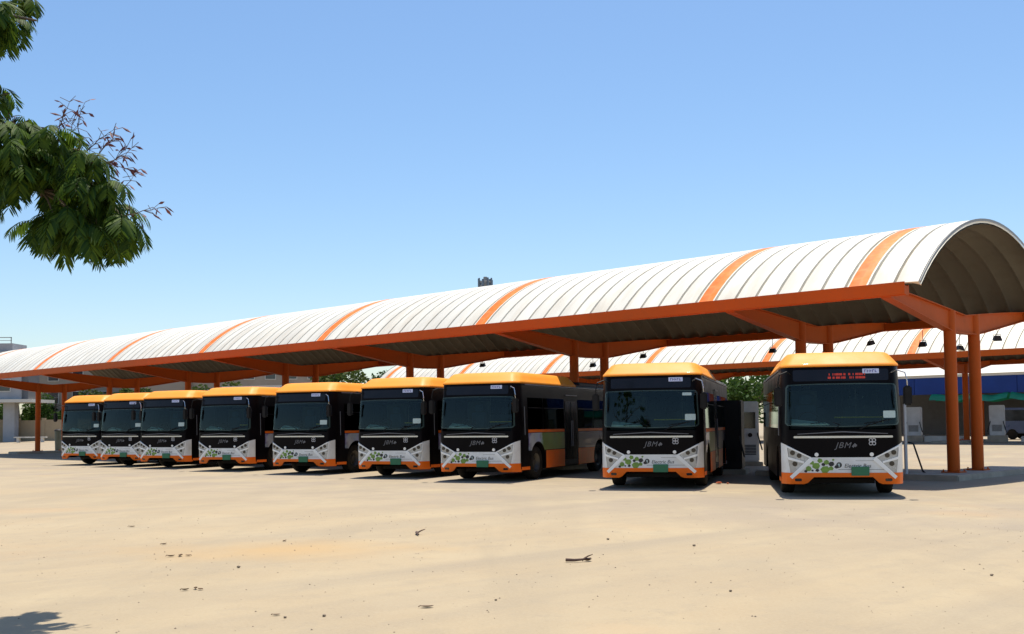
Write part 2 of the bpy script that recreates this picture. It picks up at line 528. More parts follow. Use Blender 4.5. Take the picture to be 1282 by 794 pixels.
# ------------------------------------------------------------------ mesh helpers
class MB:
    def __init__(s):
        s.v, s.f, s.mi = [], [], []

    def add(s, vs, fs, mi=0):
        o = len(s.v)
        s.v += [tuple(p) for p in vs]
        s.f += [tuple(i + o for i in f) for f in fs]
        s.mi += [mi] * len(fs)

    def box(s, x0, x1, y0, y1, z0, z1, mi=0):
        s.add([(x0, y0, z0), (x1, y0, z0), (x1, y1, z0), (x0, y1, z0), (x0, y0, z1), (x1, y0, z1), (x1, y1, z1), (x0, y1, z1)],
              [(0, 3, 2, 1), (4, 5, 6, 7), (0, 1, 5, 4), (1, 2, 6, 5), (2, 3, 7, 6), (3, 0, 4, 7)], mi)

    def prism(s, poly, a, b, axis='x', mi=0):
        n = len(poly)
        def P(p, t):
            return (t, p[0], p[1]) if axis == 'x' else ((p[0], t, p[1]) if axis == 'y' else (p[0], p[1], t))
        s.add([P(p, a) for p in poly] + [P(p, b) for p in poly],
              [tuple(range(n - 1, -1, -1)), tuple(range(n, 2 * n))] + [(i, (i + 1) % n, n + (i + 1) % n, n + i) for i in range(n)], mi)

    def tube(s, pts, r, n=8, mi=0, caps=True):
        pts = [Vector(p) for p in pts]
        k = len(pts)
        rs = r if isinstance(r, (list, tuple)) else [r] * k
        vs = []
        up = Vector((0, 0, 1))
        for i, p in enumerate(pts):
            d = (pts[min(i + 1, k - 1)] - pts[max(i - 1, 0)]).normalized()
            a = d.cross(up)
            if a.length < 1e-3:
                a = d.cross(Vector((1, 0, 0)))
            a.normalize()
            b = d.cross(a)
            for j in range(n):
                t = 2 * pi * j / n
                vs.append(p + (a * cos(t) + b * sin(t)) * rs[i])
        fs = []
        for i in range(k - 1):
            for j in range(n):
                fs.append((i * n + j, i * n + (j + 1) % n, (i + 1) * n + (j + 1) % n, (i + 1) * n + j))
        if caps:
            fs.append(tuple(range(n - 1, -1, -1)))
            fs.append(tuple((k - 1) * n + j for j in range(n)))
        s.add(vs, fs, mi)

    def loft(s, rings, closed=True, caps=True, mi=0):
        n = len(rings[0])
        vs = [p for r in rings for p in r]
        fs = []
        for i in range(len(rings) - 1):
            for j in range(n if closed else n - 1):
                fs.append((i * n + j, i * n + (j + 1) % n, (i + 1) * n + (j + 1) % n, (i + 1) * n + j))
        if caps:
            fs.append(tuple(range(n - 1, -1, -1)))
            fs.append(tuple((len(rings) - 1) * n + j for j in range(n)))
        s.add(vs, fs, mi)

    def lathe(s, prof, n=20, axis='x', mi=0):
        vs = []
        for (r, h) in prof:
            for j in range(n):
                t = 2 * pi * j / n
                c, d = r * cos(t), r * sin(t)
                vs.append((h, c, d) if axis == 'x' else ((c, h, d) if axis == 'y' else (c, d, h)))
        k = len(prof)
        fs = []
        for i in range(k - 1):
            for j in range(n):
                fs.append((i * n + j, i * n + (j + 1) % n, (i + 1) * n + (j + 1) % n, (i + 1) * n + j))
        s.add(vs, fs, mi)

    def mesh(s, name, smooth=False, bevel=0.0, fix=True):
        me = bpy.data.meshes.new(name)
        me.from_pydata(s.v, [], s.f)
        me.polygons.foreach_set('material_index', s.mi)
        if fix or bevel > 0:
            bm = bmesh.new()
            bm.from_mesh(me)
            if fix:
                bmesh.ops.recalc_face_normals(bm, faces=bm.faces)
            if bevel > 0:
                es = [e for e in bm.edges if len(e.link_faces) == 2 and e.calc_face_angle(0) > 0.6]
                bmesh.ops.bevel(bm, geom=es, offset=bevel, segments=2, affect='EDGES', clamp_overlap=True)
            bm.to_mesh(me)
            bm.free()
        if smooth:
            me.polygons.foreach_set('use_smooth', [True] * len(me.polygons))
            try:
                me.set_sharp_from_angle(angle=radians(38))
            except Exception:
                pass
        me.update()
        return me

    def build(s, name, m, parent=None, smooth=False, bevel=0.0, fix=True, loc=None):
        me = s.mesh(name, smooth, bevel, fix)
        return link(name, me, m, parent, loc)


def link(name, me, m, parent=None, loc=None):
    o = bpy.data.objects.new(name, me)
    COL.objects.link(o)
    if m is not None and len(me.materials) == 0:
        for x in (m if isinstance(m, (list, tuple)) else [m]):
            me.materials.append(x)
    if parent is not None:
        o.parent = parent
    if loc is not None:
        o.location = loc
    return o


def tag(o, label=None, cat=None, group=None, kind=None):
    if label:
        o['label'] = label
    if cat:
        o['category'] = cat
    if group:
        o['group'] = group
    if kind:
        o['kind'] = kind
    return o


def empty(name, loc=(0, 0, 0), rz=0.0):
    o = bpy.data.objects.new(name, None)
    o.empty_display_size = 0.3
    COL.objects.link(o)
    o.location = loc
    o.rotation_euler = (0, 0, rz)
    return o


def copy_tree(o, parent=None):
    c = o.copy()
    COL.objects.link(c)
    if parent is not None:
        c.parent = parent
    for ch in list(o.children):
        copy_tree(ch, c)
    return c


def text_mesh(txt, size, shear=0.0, extrude=0.004, align='CENTER', sp=1.0):
    cu = bpy.data.curves.new('lettering', 'FONT')
    cu.body = txt
    cu.size = size
    cu.shear = shear
    cu.extrude = extrude
    cu.align_x = align
    cu.align_y = 'CENTER'
    cu.space_character = sp
    o = bpy.data.objects.new('lettering', cu)
    COL.objects.link(o)
    dg = bpy.context.evaluated_depsgraph_get()
    me = bpy.data.meshes.new_from_object(o.evaluated_get(dg))
    bpy.data.objects.remove(o)
    bpy.data.curves.remove(cu)
    return me


# ------------------------------------------------------------------ ground
UX = Vector((-0.723, 0.691, 0)).normalized()        # along the shelter, away to the left
VX = Vector((UX.y, -UX.x, 0))                       # across the shelter, away to the right
ORIG = Vector((9.23, 26.75, 0))                     # under the front gutter at the first frame


def smooth(a, b, x):
    t = max(0.0, min(1.0, (x - a) / (b - a)))
    return t * t * (3 - 2 * t)


def gz(x, y):
    p = Vector((x, y, 0)) - ORIG
    return 0.28 * smooth(13, 24, p.dot(VX))


def make_ground():
    b = MB()
    vv = [-3000, -600, -200, -80, -40] + [-30 + i * 2 for i in range(35)] + [50, 60, 80, 120, 300, 800, 3000]
    uu = [-3000, -500, -150, -60, 0, 60, 150, 500, 3000]
    vs = []
    for u in uu:
        for v in vv:
            p = ORIG + UX * u + VX * v
            vs.append((p.x, p.y, gz(p.x, p.y)))
    n = len(vv)
    fs = [(i * n + j, i * n + j + 1, (i + 1) * n + j + 1, (i + 1) * n + j) for i in range(len(uu) - 1) for j in range(n - 1)]
    b.add(vs, fs)
    g = b.build('ground', M['ground'], smooth=True)
    tag(g, 'wide sandy concrete bus yard stretching to the horizon', kind='structure')


make_ground()


# ------------------------------------------------------------------ shelters
WID = 10.15            # gutter to gutter
ZE = 4.98              # eave
RISE = 2.12
RAD = ((WID / 2) ** 2 + RISE ** 2) / (2 * RISE)
HALF = math.asin((WID / 2) / RAD)
PITCH = 0.65


def arc(t, off=0.0):
    """t in -1..1 across the vault -> (v, z)"""
    a = HALF * t
    return (WID / 2 + (RAD + off) * sin(a), ZE + RISE - RAD + (RAD + off) * cos(a))


def panel_mesh(name):
    """one arched roof sheet: flat crown, narrow groove each side; white above, grey below"""
    prof = [(-0.325, -0.10), (-0.308, -0.10), (-0.282, -0.004), (-0.16, 0.003), (0.0, 0.005), (0.16, 0.003), (0.282, -0.004), (0.308, -0.10), (0.325, -0.10)]
    low = [-0.14, -0.135, -0.105, -0.05, -0.03, -0.05, -0.105, -0.135, -0.14]
    K = 22
    b = MB()
    n = len(prof)
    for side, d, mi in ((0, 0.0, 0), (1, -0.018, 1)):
        vs = []
        for k in range(K + 1):
            t = -1.0 + 2.0 * k / K
            for q, (x, h) in enumerate(prof):
                v, z = arc(t, low[q] if side else h)
                vs.append((x, v, z))
        fs = []
        for k in range(K):
            for j in range(n - 1):
                f = (k * n + j, k * n + j + 1, (k + 1) * n + j + 1, (k + 1) * n + j)
                fs.append(f if side else f[::-1])
        b.add(vs, fs, mi)
    # close the two eave ends
    m = (K + 1) * n
    for k in (0, K):
        for j in range(n - 1):
            b.f.append((k * n + j, k * n + j + 1, m + k * n + j + 1, m + k * n + j))
            b.mi.append(0)
    me = b.mesh(name, fix=False)
    # shade the vault smooth lengthwise only
    me.polygons.foreach_set('use_smooth', [True] * len(me.polygons))
    try:
        me.set_sharp_from_angle(angle=radians(25))
    except Exception:
        pass
    return me


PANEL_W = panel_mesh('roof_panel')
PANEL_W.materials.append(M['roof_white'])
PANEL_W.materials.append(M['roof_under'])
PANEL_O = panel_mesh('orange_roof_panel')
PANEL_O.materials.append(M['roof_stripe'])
PANEL_O.materials.append(M['roof_under'])


def beam_mesh():
    b = MB()
    c = WID / 2
    top = [(0.25, ZE - 0.04)]
    for t in (0.2, 0.4, 0.6, 0.75, 0.88, 1.0):
        top.append((0.25 + (c - 0.25) * t, ZE - 0.04 - 0.40 * (t ** 1.15 if t < 0.8 else 1 - 1.15 * (1 - t) * (1 - 0.3 * (t - .8)) * 0.97)))
    bot = [(c, 4.03), (c - 0.9, 4.05), (c - 1.4, 4.12), (0.25, ZE - 0.30)]
    half = top + bot
    poly = top + [(2 * c - v, z) for v, z in reversed(top[:-1])]
    poly += [(2 * c - v, z) for v, z in reversed(bot[1:])] + bot
    # web with two flanges
    b.prism(poly, -0.05, 0.05)
    n = len(top) * 2 - 1
    tp = poly[:n]
    bt = poly[n:]
    for line in (tp, bt):
        for (a, d) in zip(line[:-1], line[1:]):
            b.add([(-0.13, a[0], a[1] + 0.012), (0.13, a[0], a[1] + 0.012), (0.13, d[0], d[1] + 0.012), (-0.13, d[0], d[1] + 0.012),
                   (-0.13, a[0], a[1] - 0.012), (0.13, a[0], a[1] - 0.012), (0.13, d[0], d[1] - 0.012), (-0.13, d[0], d[1] - 0.012)],
                  [(0, 1, 2, 3), (7, 6, 5, 4), (0, 4, 5, 1), (2, 6, 7, 3), (1, 5, 6, 2), (0, 3, 7, 4)])
    return b.mesh('beam')


BEAM = beam_mesh()
BEAM.materials.append(M['steel_orange'])


def column_mesh(zb):
    b = MB()
    b.loft([[(0.165 * r * cos(2 * pi * j / 20), 0.165 * r * sin(2 * pi * j / 20), z) for j in range(20)]
            for r, z in ((1, zb), (1, 4.62))])
    b.box(-0.25, 0.25, -0.25, 0.25, zb, zb + 0.035)
    for sx in (-1, 1):
        for sy in (-1, 1):
            b.lathe([(0.0, zb + 0.09), (0.022, zb + 0.09), (0.022, zb + 0.03)], 6, 'z')
            for i in range(len(b.v) - 18, len(b.v)):
                p = b.v[i]
                b.v[i] = (p[0] + sx * 0.205, p[1] + sy * 0.205, p[2])
    return b.mesh('column', smooth=True)


COLM = column_mesh(0.15)
COLM.materials.append(M['steel_orange'])


def plinth_mesh():
    b = MB()
    b.box(-0.75, 0.75, 2.6, 9.2, -0.3, 0.15)
    return b.mesh('plinth', bevel=0.03)


PLINTH = plinth_mesh()
PLINTH.materials.append(M['concrete'])


def make_shelter(root, frames, i0, i1, s_near, s_far, stripe_shift, dz):
    stripes = {round(f / PITCH) + stripe_shift for f in frames}
    for i in range(i0, i1 + 1):
        st = i in stripes
        o = link('orange_roof_panel' if st else 'roof_panel', PANEL_O if st else PANEL_W, None, root, (-i * PITCH, 0, dz))
    # gutters / fascias
    for v0, sg in ((0.0, 1), (WID, -1)):
        b = MB()
        poly = [(0.0, 4.69), (0.0, 5.0), (0.03, 5.0), (0.03, 4.90), (0.24, 4.90), (0.24, 4.93), (0.27, 4.93), (0.27, 4.69), (0.17, 4.69), (0.17, 4.67), (0.08, 4.67), (0.08, 4.69)]
        poly = [(v0 + sg * p[0] - sg * 0.08, p[1] + dz) for p in poly]
        b.prism(poly, -s_near, -s_far)
        b.build('gutter', M['steel_orange'], root)
    # end rims
    for s, d in ((-i0 * PITCH + 0.325, 1), (-i1 * PITCH - 0.325, -1)):
        b = MB()
        rings = []
        for k in range(33):
            t = -1.0 + 2.0 * k / 32
            q = []
            for x, h in ((0, 0.016), (0.02 * d, 0.016), (0.02 * d, -0.05), (0, -0.05)):
                v, z = arc(t, h)
                q.append((s + x, v, z + dz))
            rings.append(q)
        b.loft(rings)
        b.build('end_rim', M['edge_grey'], root)
    for f in frames:
        link('beam', BEAM, None, root, (-f, 0, dz))
        for v in (4.2, 5.95):
            link('column', COLM, None, root, (-f, v, dz))
        link('plinth', PLINTH, None, root, (-f, 0, dz))


ANG = atan2(-UX.y, -UX.x)                            # local x runs towards the near right end, local y across
FR1 = [0, 4.55, 13.65, 22.75, 31.85, 40.95, 50.05, 60.2]
FR2 = [-27.3, -18.2, -9.1, 0, 9.1, 18.2, 27.3, 36.4, 45.5]
shelter = tag(empty('bus_shelter', (ORIG.x, ORIG.y, 0), ANG),
              'long white barrel vaulted shelter with orange steel frames standing over the row of buses', 'bus shelter', 'barrel vaulted bus shelters')
make_shelter(shelter, FR1, -1, 97, -0.62, 63.2, 1, 0.0)
O2 = Vector((22.5, 59.0, 0))
shelter2 = tag(empty('bus_shelter', (O2.x, O2.y, 0), ANG),
               'second white vaulted shelter further back, seen beneath the roof of the front one', 'bus shelter', 'barrel vaulted bus shelters')
make_shelter(shelter2, FR2, -44, 72, -28.7, 47.0, 1, 0.25)


def floodlight(s, v, z, tilt, label):
    p = ORIG + UX * s + VX * v
    r = empty('floodlight', (p.x, p.y, z), ANG + tilt)
    tag(r, label, 'floodlight', 'floodlights hung under the front shelter')
    r.scale = (0.78, 0.78, 0.9)
    b = MB()
    b.tube([(0, 0, 0.55), (0, 0, 0.16)], 0.015, 6)
    b.box(-0.13, 0.13, -0.012, 0.012, 0.15, 0.17)
    b.box(-0.145, -0.13, -0.012, 0.012, -0.03, 0.17)
    b.box(0.13, 0.145, -0.012, 0.012, -0.03, 0.17)
    b.build('bracket_shape', M['flood'], r)
    b = MB()
    b.loft([[(-0.12, -0.10, 0.10), (0.12, -0.10, 0.10), (0.12, 0.06, 0.13), (-0.12, 0.06, 0.13)],
            [(-0.17, -0.15, -0.08), (0.17, -0.15, -0.08), (0.17, 0.12, -0.02), (-0.17, 0.12, -0.02)]])
    b.build('housing', M['flood'], r, bevel=0.01)
    b = MB()
    b.add([(-0.15, -0.13, -0.082), (0.15, -0.13, -0.082), (0.15, 0.10, -0.028), (-0.15, 0.10, -0.028)], [(0, 1, 2, 3)])
    b.build('lens', M['lamp_white'], r)
    return r

# ------------------------------------------------------------------ the bus
BL = 9.4          # length
BW = 1.25         # half width at the waist


def taper(z):
    return 1.0 - 0.030 * max(0.0, z - 1.14) / 1.64


def FY(x, z):
    """y of the front skin: bowed in plan, corners rounded, top raked back"""
    q = abs(x) / (BW * taper(z))
    y = 0.09 * q * q
    if q > 0.84:
        y += 0.26 * ((q - 0.84) / 0.16) ** 2.2
    if z > 1.35:
        y += 0.13 * ((z - 1.35) / 1.43) ** 1.3
    if z < 0.55:
        y += 0.10 * ((0.55 - z) / 0.3) ** 2 * 0.5
    return y


def body_rings():
    zs = [0.34, 0.45, 0.60, 0.82, 1.0, 1.14, 1.35, 1.6, 1.9, 2.2, 2.45, 2.65, 2.78]
    qs = [-1, -0.985, -0.95, -0.91, -0.87, -0.82, -0.7, -0.5, -0.25, 0, 0.25, 0.5, 0.7, 0.82, 0.87, 0.91, 0.95, 0.985, 1]
    ys = [0.6, 1.0, 2.1, 4, 6.2, 7.6, BL - 0.25]
    rings = []
    for z in zs:
        w = BW * taper(z)
        r = [(q * w, FY(q * w, z), z) for q in qs]
        r += [(w, y, z) for y in ys]
        r += [(w * 0.97, BL - 0.06, z), (w * 0.88, BL, z)]
        r += [(-w * 0.88, BL, z), (-w * 0.97, BL - 0.06, z)]
        r += [(-w, y, z) for y in reversed(ys)]
        rings.append(r)
    # roof crown
    for k, dz in ((0.985, 0.035), (0.93, 0.065), (0.7, 0.085)):
        w = BW * taper(2.78)
        base = rings[len(zs) - 1]
        rings.append([(p[0] * k, BL / 2 + (p[1] - BL / 2) * (1 - (1 - k) * 0.28), 2.78 + dz) for p in base])
    return rings


def cutter(b):
    me = b.mesh('cut')
    o = bpy.data.objects.new('cut', me)
    COL.objects.link(o)
    return o


WINS = {1: [(0.92, 2.02), (2.07, 3.72), (4.93, 6.35), (6.40, 7.8), (7.85, 9.0)],
        -1: [(0.92, 2.02), (2.07, 3.72), (3.77, 4.93), (4.98, 6.35), (6.40, 7.8), (7.85, 9.0)]}


def make_body():
    b = MB()
    b.loft(body_rings())
    me = b.mesh('body')
    o = bpy.data.objects.new('body', me)
    COL.objects.link(o)
    cuts = []
    # cabin behind the windscreen
    c = MB()
    c.box(-1.09, 1.09, -0.6, 1.2, 1.42, 2.36)
    cuts.append(cutter(c))
    c = MB()
    c.box(-1.12, 1.12, 0.95, 9.05, 1.10, 2.52)
    cuts.append(cutter(c))
    for s in (-1, 1):
        for a, e in WINS[s]:
            c = MB()
            c.box(min(s * 1.0, s * 1.4), max(s * 1.0, s * 1.4), a + 0.04, e - 0.04, 1.49, 2.33)
            cuts.append(cutter(c))
    for y in (1.62, 6.95):
        for s in (-1, 1):
            c = MB()
            c.lathe([(0.0, s * 0.80), (0.57, s * 0.80), (0.57, s * 1.45), (0.0, s * 1.45)], 28, 'x')
            c.v = [(p[0], p[1] + y, p[2] + 0.50) for p in c.v]
            cuts.append(cutter(c))
    # tunnel under the front: the raised middle of the bumper
    c = MB()
    c.prism([(-0.80, 0.2), (-0.60, 0.43), (0.60, 0.43), (0.80, 0.2)], -0.5, 0.9, 'y')
    cuts.append(cutter(c))
    for k in cuts:
        m = o.modifiers.new('cut', 'BOOLEAN')
        m.object = k
        m.operation = 'DIFFERENCE'
        m.solver = 'EXACT'
    dg = bpy.context.evaluated_depsgraph_get()
    out = bpy.data.meshes.new_from_object(o.evaluated_get(dg))
    bpy.data.objects.remove(o)
    for k in cuts:
        bpy.data.objects.remove(k)
    out.name = 'body'
    out.materials.clear()
    out.materials.append(M['bus_black'])
    out.polygons.foreach_set('use_smooth', [True] * len(out.polygons))
    out.set_sharp_from_angle(angle=radians(32))
    return out


def patch(poly, off, thick=0.010, step=0.09):
    """a polygon in (x, z) wrapped on the front skin, given thickness"""
    bm = bmesh.new()
    vs = [bm.verts.new((x, 0, z)) for x, z in poly]
    bm.faces.new(vs)
    x0 = min(p[0] for p in poly)
    x1 = max(p[0] for p in poly)
    z0 = min(p[1] for p in poly)
    z1 = max(p[1] for p in poly)
    k = int((x1 - x0) / step)
    xs = [x0 + (x1 - x0) * (i + 1) / (k + 1) for i in range(k)]
    for e in (-1.23, -1.19, -1.14, -1.09, 1.09, 1.14, 1.19, 1.23):
        if x0 < e < x1:
            xs.append(e)
    for x in xs:
        bmesh.ops.bisect_plane(bm, geom=bm.verts[:] + bm.edges[:] + bm.faces[:], plane_co=(x, 0, 0), plane_no=(1, 0, 0))
    kz = int((z1 - z0) / 0.2)
    for i in range(kz):
        z = z0 + (z1 - z0) * (i + 1) / (kz + 1)
        bmesh.ops.bisect_plane(bm, geom=bm.verts[:] + bm.edges[:] + bm.faces[:], plane_co=(0, 0, z), plane_no=(0, 0, 1))
    for v in bm.verts:
        v.co.y = FY(v.co.x, v.co.z) - off
    if thick > 0:
        r = bmesh.ops.extrude_face_region(bm, geom=bm.faces[:])
        for g in r['geom']:
            if isinstance(g, bmesh.types.BMVert):
                g.co.y = FY(g.co.x, g.co.z) - off + thick
    bmesh.ops.recalc_face_normals(bm, faces=bm.faces)
    me = bpy.data.meshes.new('patch')
    bm.to_mesh(me)
    bm.free()
    me.polygons.foreach_set('use_smooth', [True] * len(me.polygons))
    me.set_sharp_from_angle(angle=radians(30))
    return me


def rounded(x0, x1, z0, z1, r, n=4):
    out = []
    for cx, cz, a0 in ((x1 - r, z1 - r, 0), (x0 + r, z1 - r, 90), (x0 + r, z0 + r, 180), (x1 - r, z0 + r, 270)):
        for i in range(n + 1):
            a = radians(a0 + 90 * i / n)
            out.append((cx + r * cos(a), cz + r * sin(a)))
    return out


def disc(cx, cz, r, n=14, sx=1.0):
    return [(cx + r * sx * cos(2 * pi * i / n), cz + r * sin(2 * pi * i / n)) for i in range(n)]


def bar(p, q, w0, w1):
    d = Vector((q[0] - p[0], q[1] - p[1])).normalized()
    n = Vector((-d.y, d.x))
    return [(p[0] + n.x * w0, p[1] + n.y * w0), (p[0] - n.x * w0, p[1] - n.y * w0), (q[0] - n.x * w1, q[1] - n.y * w1), (q[0] + n.x * w1, q[1] + n.y * w1)]


def join(meshes):
    bm = bmesh.new()
    for m in meshes:
        bm.from_mesh(m)
    me = bpy.data.meshes.new('joined')
    bm.to_mesh(me)
    bm.free()
    me.polygons.foreach_set('use_smooth', [True] * len(me.polygons))
    me.set_sharp_from_angle(angle=radians(30))
    return me


def wrap_text(me, cx, cz, off):
    for v in me.vertices:
        x, z = v.co.x + cx, v.co.y + cz
        v.co = Vector((x, FY(x, z) - off - v.co.z * 0.5, z))
    me.materials.clear()
    return me


def ssurf(side, y, z, off):
    return (side * (BW * taper(z) + off), y, z)


def side_panel(side, poly, off=0.006, thick=0.012, n=3):
    """polygon in (y, z) laid on the side skin"""
    bm = bmesh.new()
    bm.faces.new([bm.verts.new((0, y, z)) for y, z in poly])
    z0 = min(p[1] for p in poly)
    z1 = max(p[1] for p in poly)
    for zz in (1.14, 1.7, 2.2):
        if z0 < zz < z1:
            bmesh.ops.bisect_plane(bm, geom=bm.verts[:] + bm.edges[:] + bm.faces[:], plane_co=(0, 0, zz), plane_no=(0, 0, 1))
    for v in bm.verts:
        v.co.x = side * (BW * taper(v.co.z) + off)
    r = bmesh.ops.extrude_face_region(bm, geom=bm.faces[:])
    for g in r['geom']:
        if isinstance(g, bmesh.types.BMVert):
            g.co.x -= side * thick
    bmesh.ops.recalc_face_normals(bm, faces=bm.faces)
    me = bpy.data.meshes.new('side')
    bm.to_mesh(me)
    bm.free()
    return me


def rect(y0, y1, z0, z1):
    return [(y0, z0), (y1, z0), (y1, z1), (y0, z1)]


def arch_notch(y0, y1, z0, z1, yc, zc, r, n=14):
    """rectangle with a wheel arch bitten out of its lower edge or corner"""
    pts = []
    inside = lambda y, z: (y - yc) ** 2 + (z - zc) ** 2 < r * r
    dense = []
    corners = [(y0, z0), (y1, z0), (y1, z1), (y0, z1)]
    for (a, b) in zip(corners, corners[1:] + corners[:1]):
        for i in range(40):
            t = i / 40
            dense.append((a[0] + (b[0] - a[0]) * t, a[1] + (b[1] - a[1]) * t, i == 0))
    out = []
    run = None
    k = len(dense)
    start = next(i for i in range(k) if not inside(dense[i][0], dense[i][1]))
    seq = [dense[(start + i) % k] for i in range(k)]
    prev = None
    i = 0
    while i < k:
        y, z, c = seq[i]
        if not inside(y, z):
            if c:
                out.append((y, z))
            last = (y, z)
            i += 1
        else:
            j = i
            while j < k and inside(seq[j][0], seq[j][1]):
                j += 1
            nxt = seq[j % k]
            a0 = atan2(last[1] - zc, last[0] - yc)
            a1 = atan2(nxt[1] - zc, nxt[0] - yc)
            if a1 > a0:
                a1 -= 2 * pi
            for m in range(n + 1):
                a = a0 + (a1 - a0) * m / n
                out.append((yc + r * cos(a), zc + r * sin(a)))
            i = j
    return out


def make_bus():
    R = empty('city_bus')
    tag(R, 'x', 'bus', 'orange topped buses parked in a row')
    link('body', make_body(), None, R)
    # ---- roof cover
    w = BW * taper(2.78)
    CL = 4.95
    qs = [-1, -0.985, -0.95, -0.91, -0.87, -0.82, -0.6, -0.3, 0, 0.3, 0.6, 0.82, 0.87, 0.91, 0.95, 0.985, 1]
    rings = []
    for z, ins, fr, rr in ((2.762, -0.014, -0.02, 0.0), (2.785, -0.020, -0.03, -0.01), (2.815, -0.012, -0.015, 0.02), (2.835, 0.005, 0.015, 0.05), (2.95, 0.075, 0.17, 0.19), (3.055, 0.145, 0.32, 0.31),
                           (3.08, 0.185, 0.39, 0.36), (3.095, 0.26, 0.52, 0.45), (3.10, 0.5, 0.85, 0.62)):
        ww = w - ins
        r = [(q * ww, FY(q * w, 2.78) + fr, z) for q in qs]
        r += [(ww, 0.8 + fr * 0.3, z), (ww, 2.5, z), (ww, CL - 0.2 - rr, z), (ww * 0.97, CL - rr, z), (ww * 0.6, CL - rr, z)]
        r += [(-ww * 0.6, CL - rr, z), (-ww * 0.97, CL - rr, z), (-ww, CL - 0.2 - rr, z), (-ww, 2.5, z), (-ww, 0.8 + fr * 0.3, z)]
        rings.append(r)
    b = MB()
    b.loft(rings)
    b.build('roof_cover', M['bus_orange'], R, smooth=True)
    # rain gutter strip along the roof edge
    for s in (-1, 1):
        b = MB()
        b.prism([(s * (w + 0.004), 2.715), (s * (w + 0.03), 2.72), (s * (w + 0.03), 2.745), (s * (w + 0.004), 2.75)], 0.75, BL - 0.3, 'y')
        b.build('gutter_strip', M['logo_steel'], R)
    # rear roof unit
    b = MB()
    b.loft([[(sx * k * 0.95, (5.9 if sy < 0 else 8.6) + (1 - k) * -sy, z) for sx, sy in ((-1, -1), (1, -1), (1, 1), (-1, 1))] for z, k in ((2.80, 1), (2.93, 0.97), (2.97, 0.88))])
    b.build('roof_unit', M['dark_plastic'], R, bevel=0.02)
    # ---- front
    ws = [(-1.165, 1.56), (-1.12, 1.51), (-0.6, 1.485), (0, 1.475), (0.6, 1.485), (1.12, 1.51), (1.165, 1.56), (1.135, 2.33), (1.09, 2.385), (0.5, 2.40), (-0.5, 2.40), (-1.09, 2.385), (-1.135, 2.33)]
    g = link('windshield', patch(ws, 0.012, 0.0), M['windshield'], R)
    fr = []
    inn = [(p[0] * 0.975, 1.94 + (p[1] - 1.94) * 0.955) for p in ws]
    for i in range(len(ws)):
        j = (i + 1) % len(ws)
        fr.append(patch([ws[i], ws[j], inn[j], inn[i]], 0.016, 0.012))
    link('windshield_frame', join(fr), M['glass_edge'], R)
    for sx in (-1, 1):
        b = MB()
        b.tube([(sx * 0.25 + 0.1, FY(0, 1.45) - 0.03, 1.43), (sx * 0.30 + 0.25, FY(0.4, 1.56) - 0.035, 1.52), (sx * 0.55 + 0.30, FY(0.7, 1.7) - 0.03, 1.60)], [0.014, 0.012, 0.008], 6)
        b.tube([(sx * 0.55 - 0.10, FY(0.4, 1.55) - 0.025, 1.545), (sx * 0.55 + 0.45, FY(0.9, 1.6) - 0.02, 1.63)], 0.008, 5)
        b.build('wiper', M['dark_plastic'], R)
    # cabin
    b = MB()
    b.loft([[(-1.06, 0.24, 1.44), (1.06, 0.24, 1.44), (1.06, 0.75, 1.44), (-1.06, 0.75, 1.44)], [(-1.05, 0.30, 1.50), (1.05, 0.30, 1.50), (1.05, 0.72, 1.56), (-1.05, 0.72, 1.56)]])
    b.build('dashboard', M['cabin_grey'], R, bevel=0.02)
    b = MB()
    b.loft([[(-1.03, 0.36, 1.515), (-0.22, 0.27, 1.515), (-0.22, 0.46, 1.515), (-1.03, 0.60, 1.515)], [(-1.02, 0.37, 1.56), (-0.24, 0.28, 1.54), (-0.30, 0.46, 1.575), (-1.02, 0.60, 1.66)]])
    b.build('dashboard_tray', M['dash'], R, bevel=0.01)
    b = MB()
    ring = [(-0.62 + 0.22 * cos(2 * pi * k / 20), 0.85 + 0.13 * sin(2 * pi * k / 20), 1.62 + 0.18 * sin(2 * pi * k / 20)) for k in range(21)]
    b.tube(ring, 0.014, 6, caps=False)
    b.tube([(-0.84, 0.85, 1.62), (-0.40, 0.85, 1.62)], 0.012, 5)
    b.tube([(-0.62, 0.85, 1.62), (-0.62, 0.72, 1.50)], 0.02, 5)
    b.build('steering_wheel', M['dark_plastic'], R)
    b = MB()
    b.box(-0.23, 0.23, 0.0, 0.10, 0.0, 0.72)
    b.box(-0.13, 0.13, 0.01, 0.09, 0.74, 0.95)
    b.box(-0.23, 0.23, -0.42, 0.0, 0.0, 0.12)
    sm = b.mesh('seat', bevel=0.03)
    sm.materials.append(M['seat_blue'])
    for x, y, z in ((-0.62, 1.5, 1.25), (0.55, 2.6, 1.2), (-0.80, 2.75, 1.2), (-0.30, 2.75, 1.2), (0.80, 3.5, 1.2), (-0.80, 3.8, 1.2), (-0.30, 3.8, 1.2), (-0.80, 5.2, 1.2), (0.80, 5.6, 1.2), (0.32, 5.6, 1.2),
                    (-0.80, 6.4, 1.2), (0.80, 6.8, 1.2), (-0.30, 6.4, 1.2), (-0.80, 7.9, 1.3), (0.80, 7.9, 1.3), (0.0, 8.3, 1.3)):
        link('seat', sm, None, R, (x, y, z))
    b = MB()
    b.box(-1.10, 1.10, 1.0, 9.0, 2.485, 2.51)
    b.build('ceiling_panel', M['ceiling'], R)
    b = MB()
    for x in (-0.55, 0.55):
        b.tube([(x, 1.3, 2.36), (x, 8.8, 2.36)], 0.016, 6)
        for y in (2.2, 3.3, 5.0, 6.2, 7.4):
            b.tube([(x, y, 2.48), (x, y, 1.11)], 0.016, 6)
    b.build('grab_pole', M['logo_steel'], R)
    b = MB()
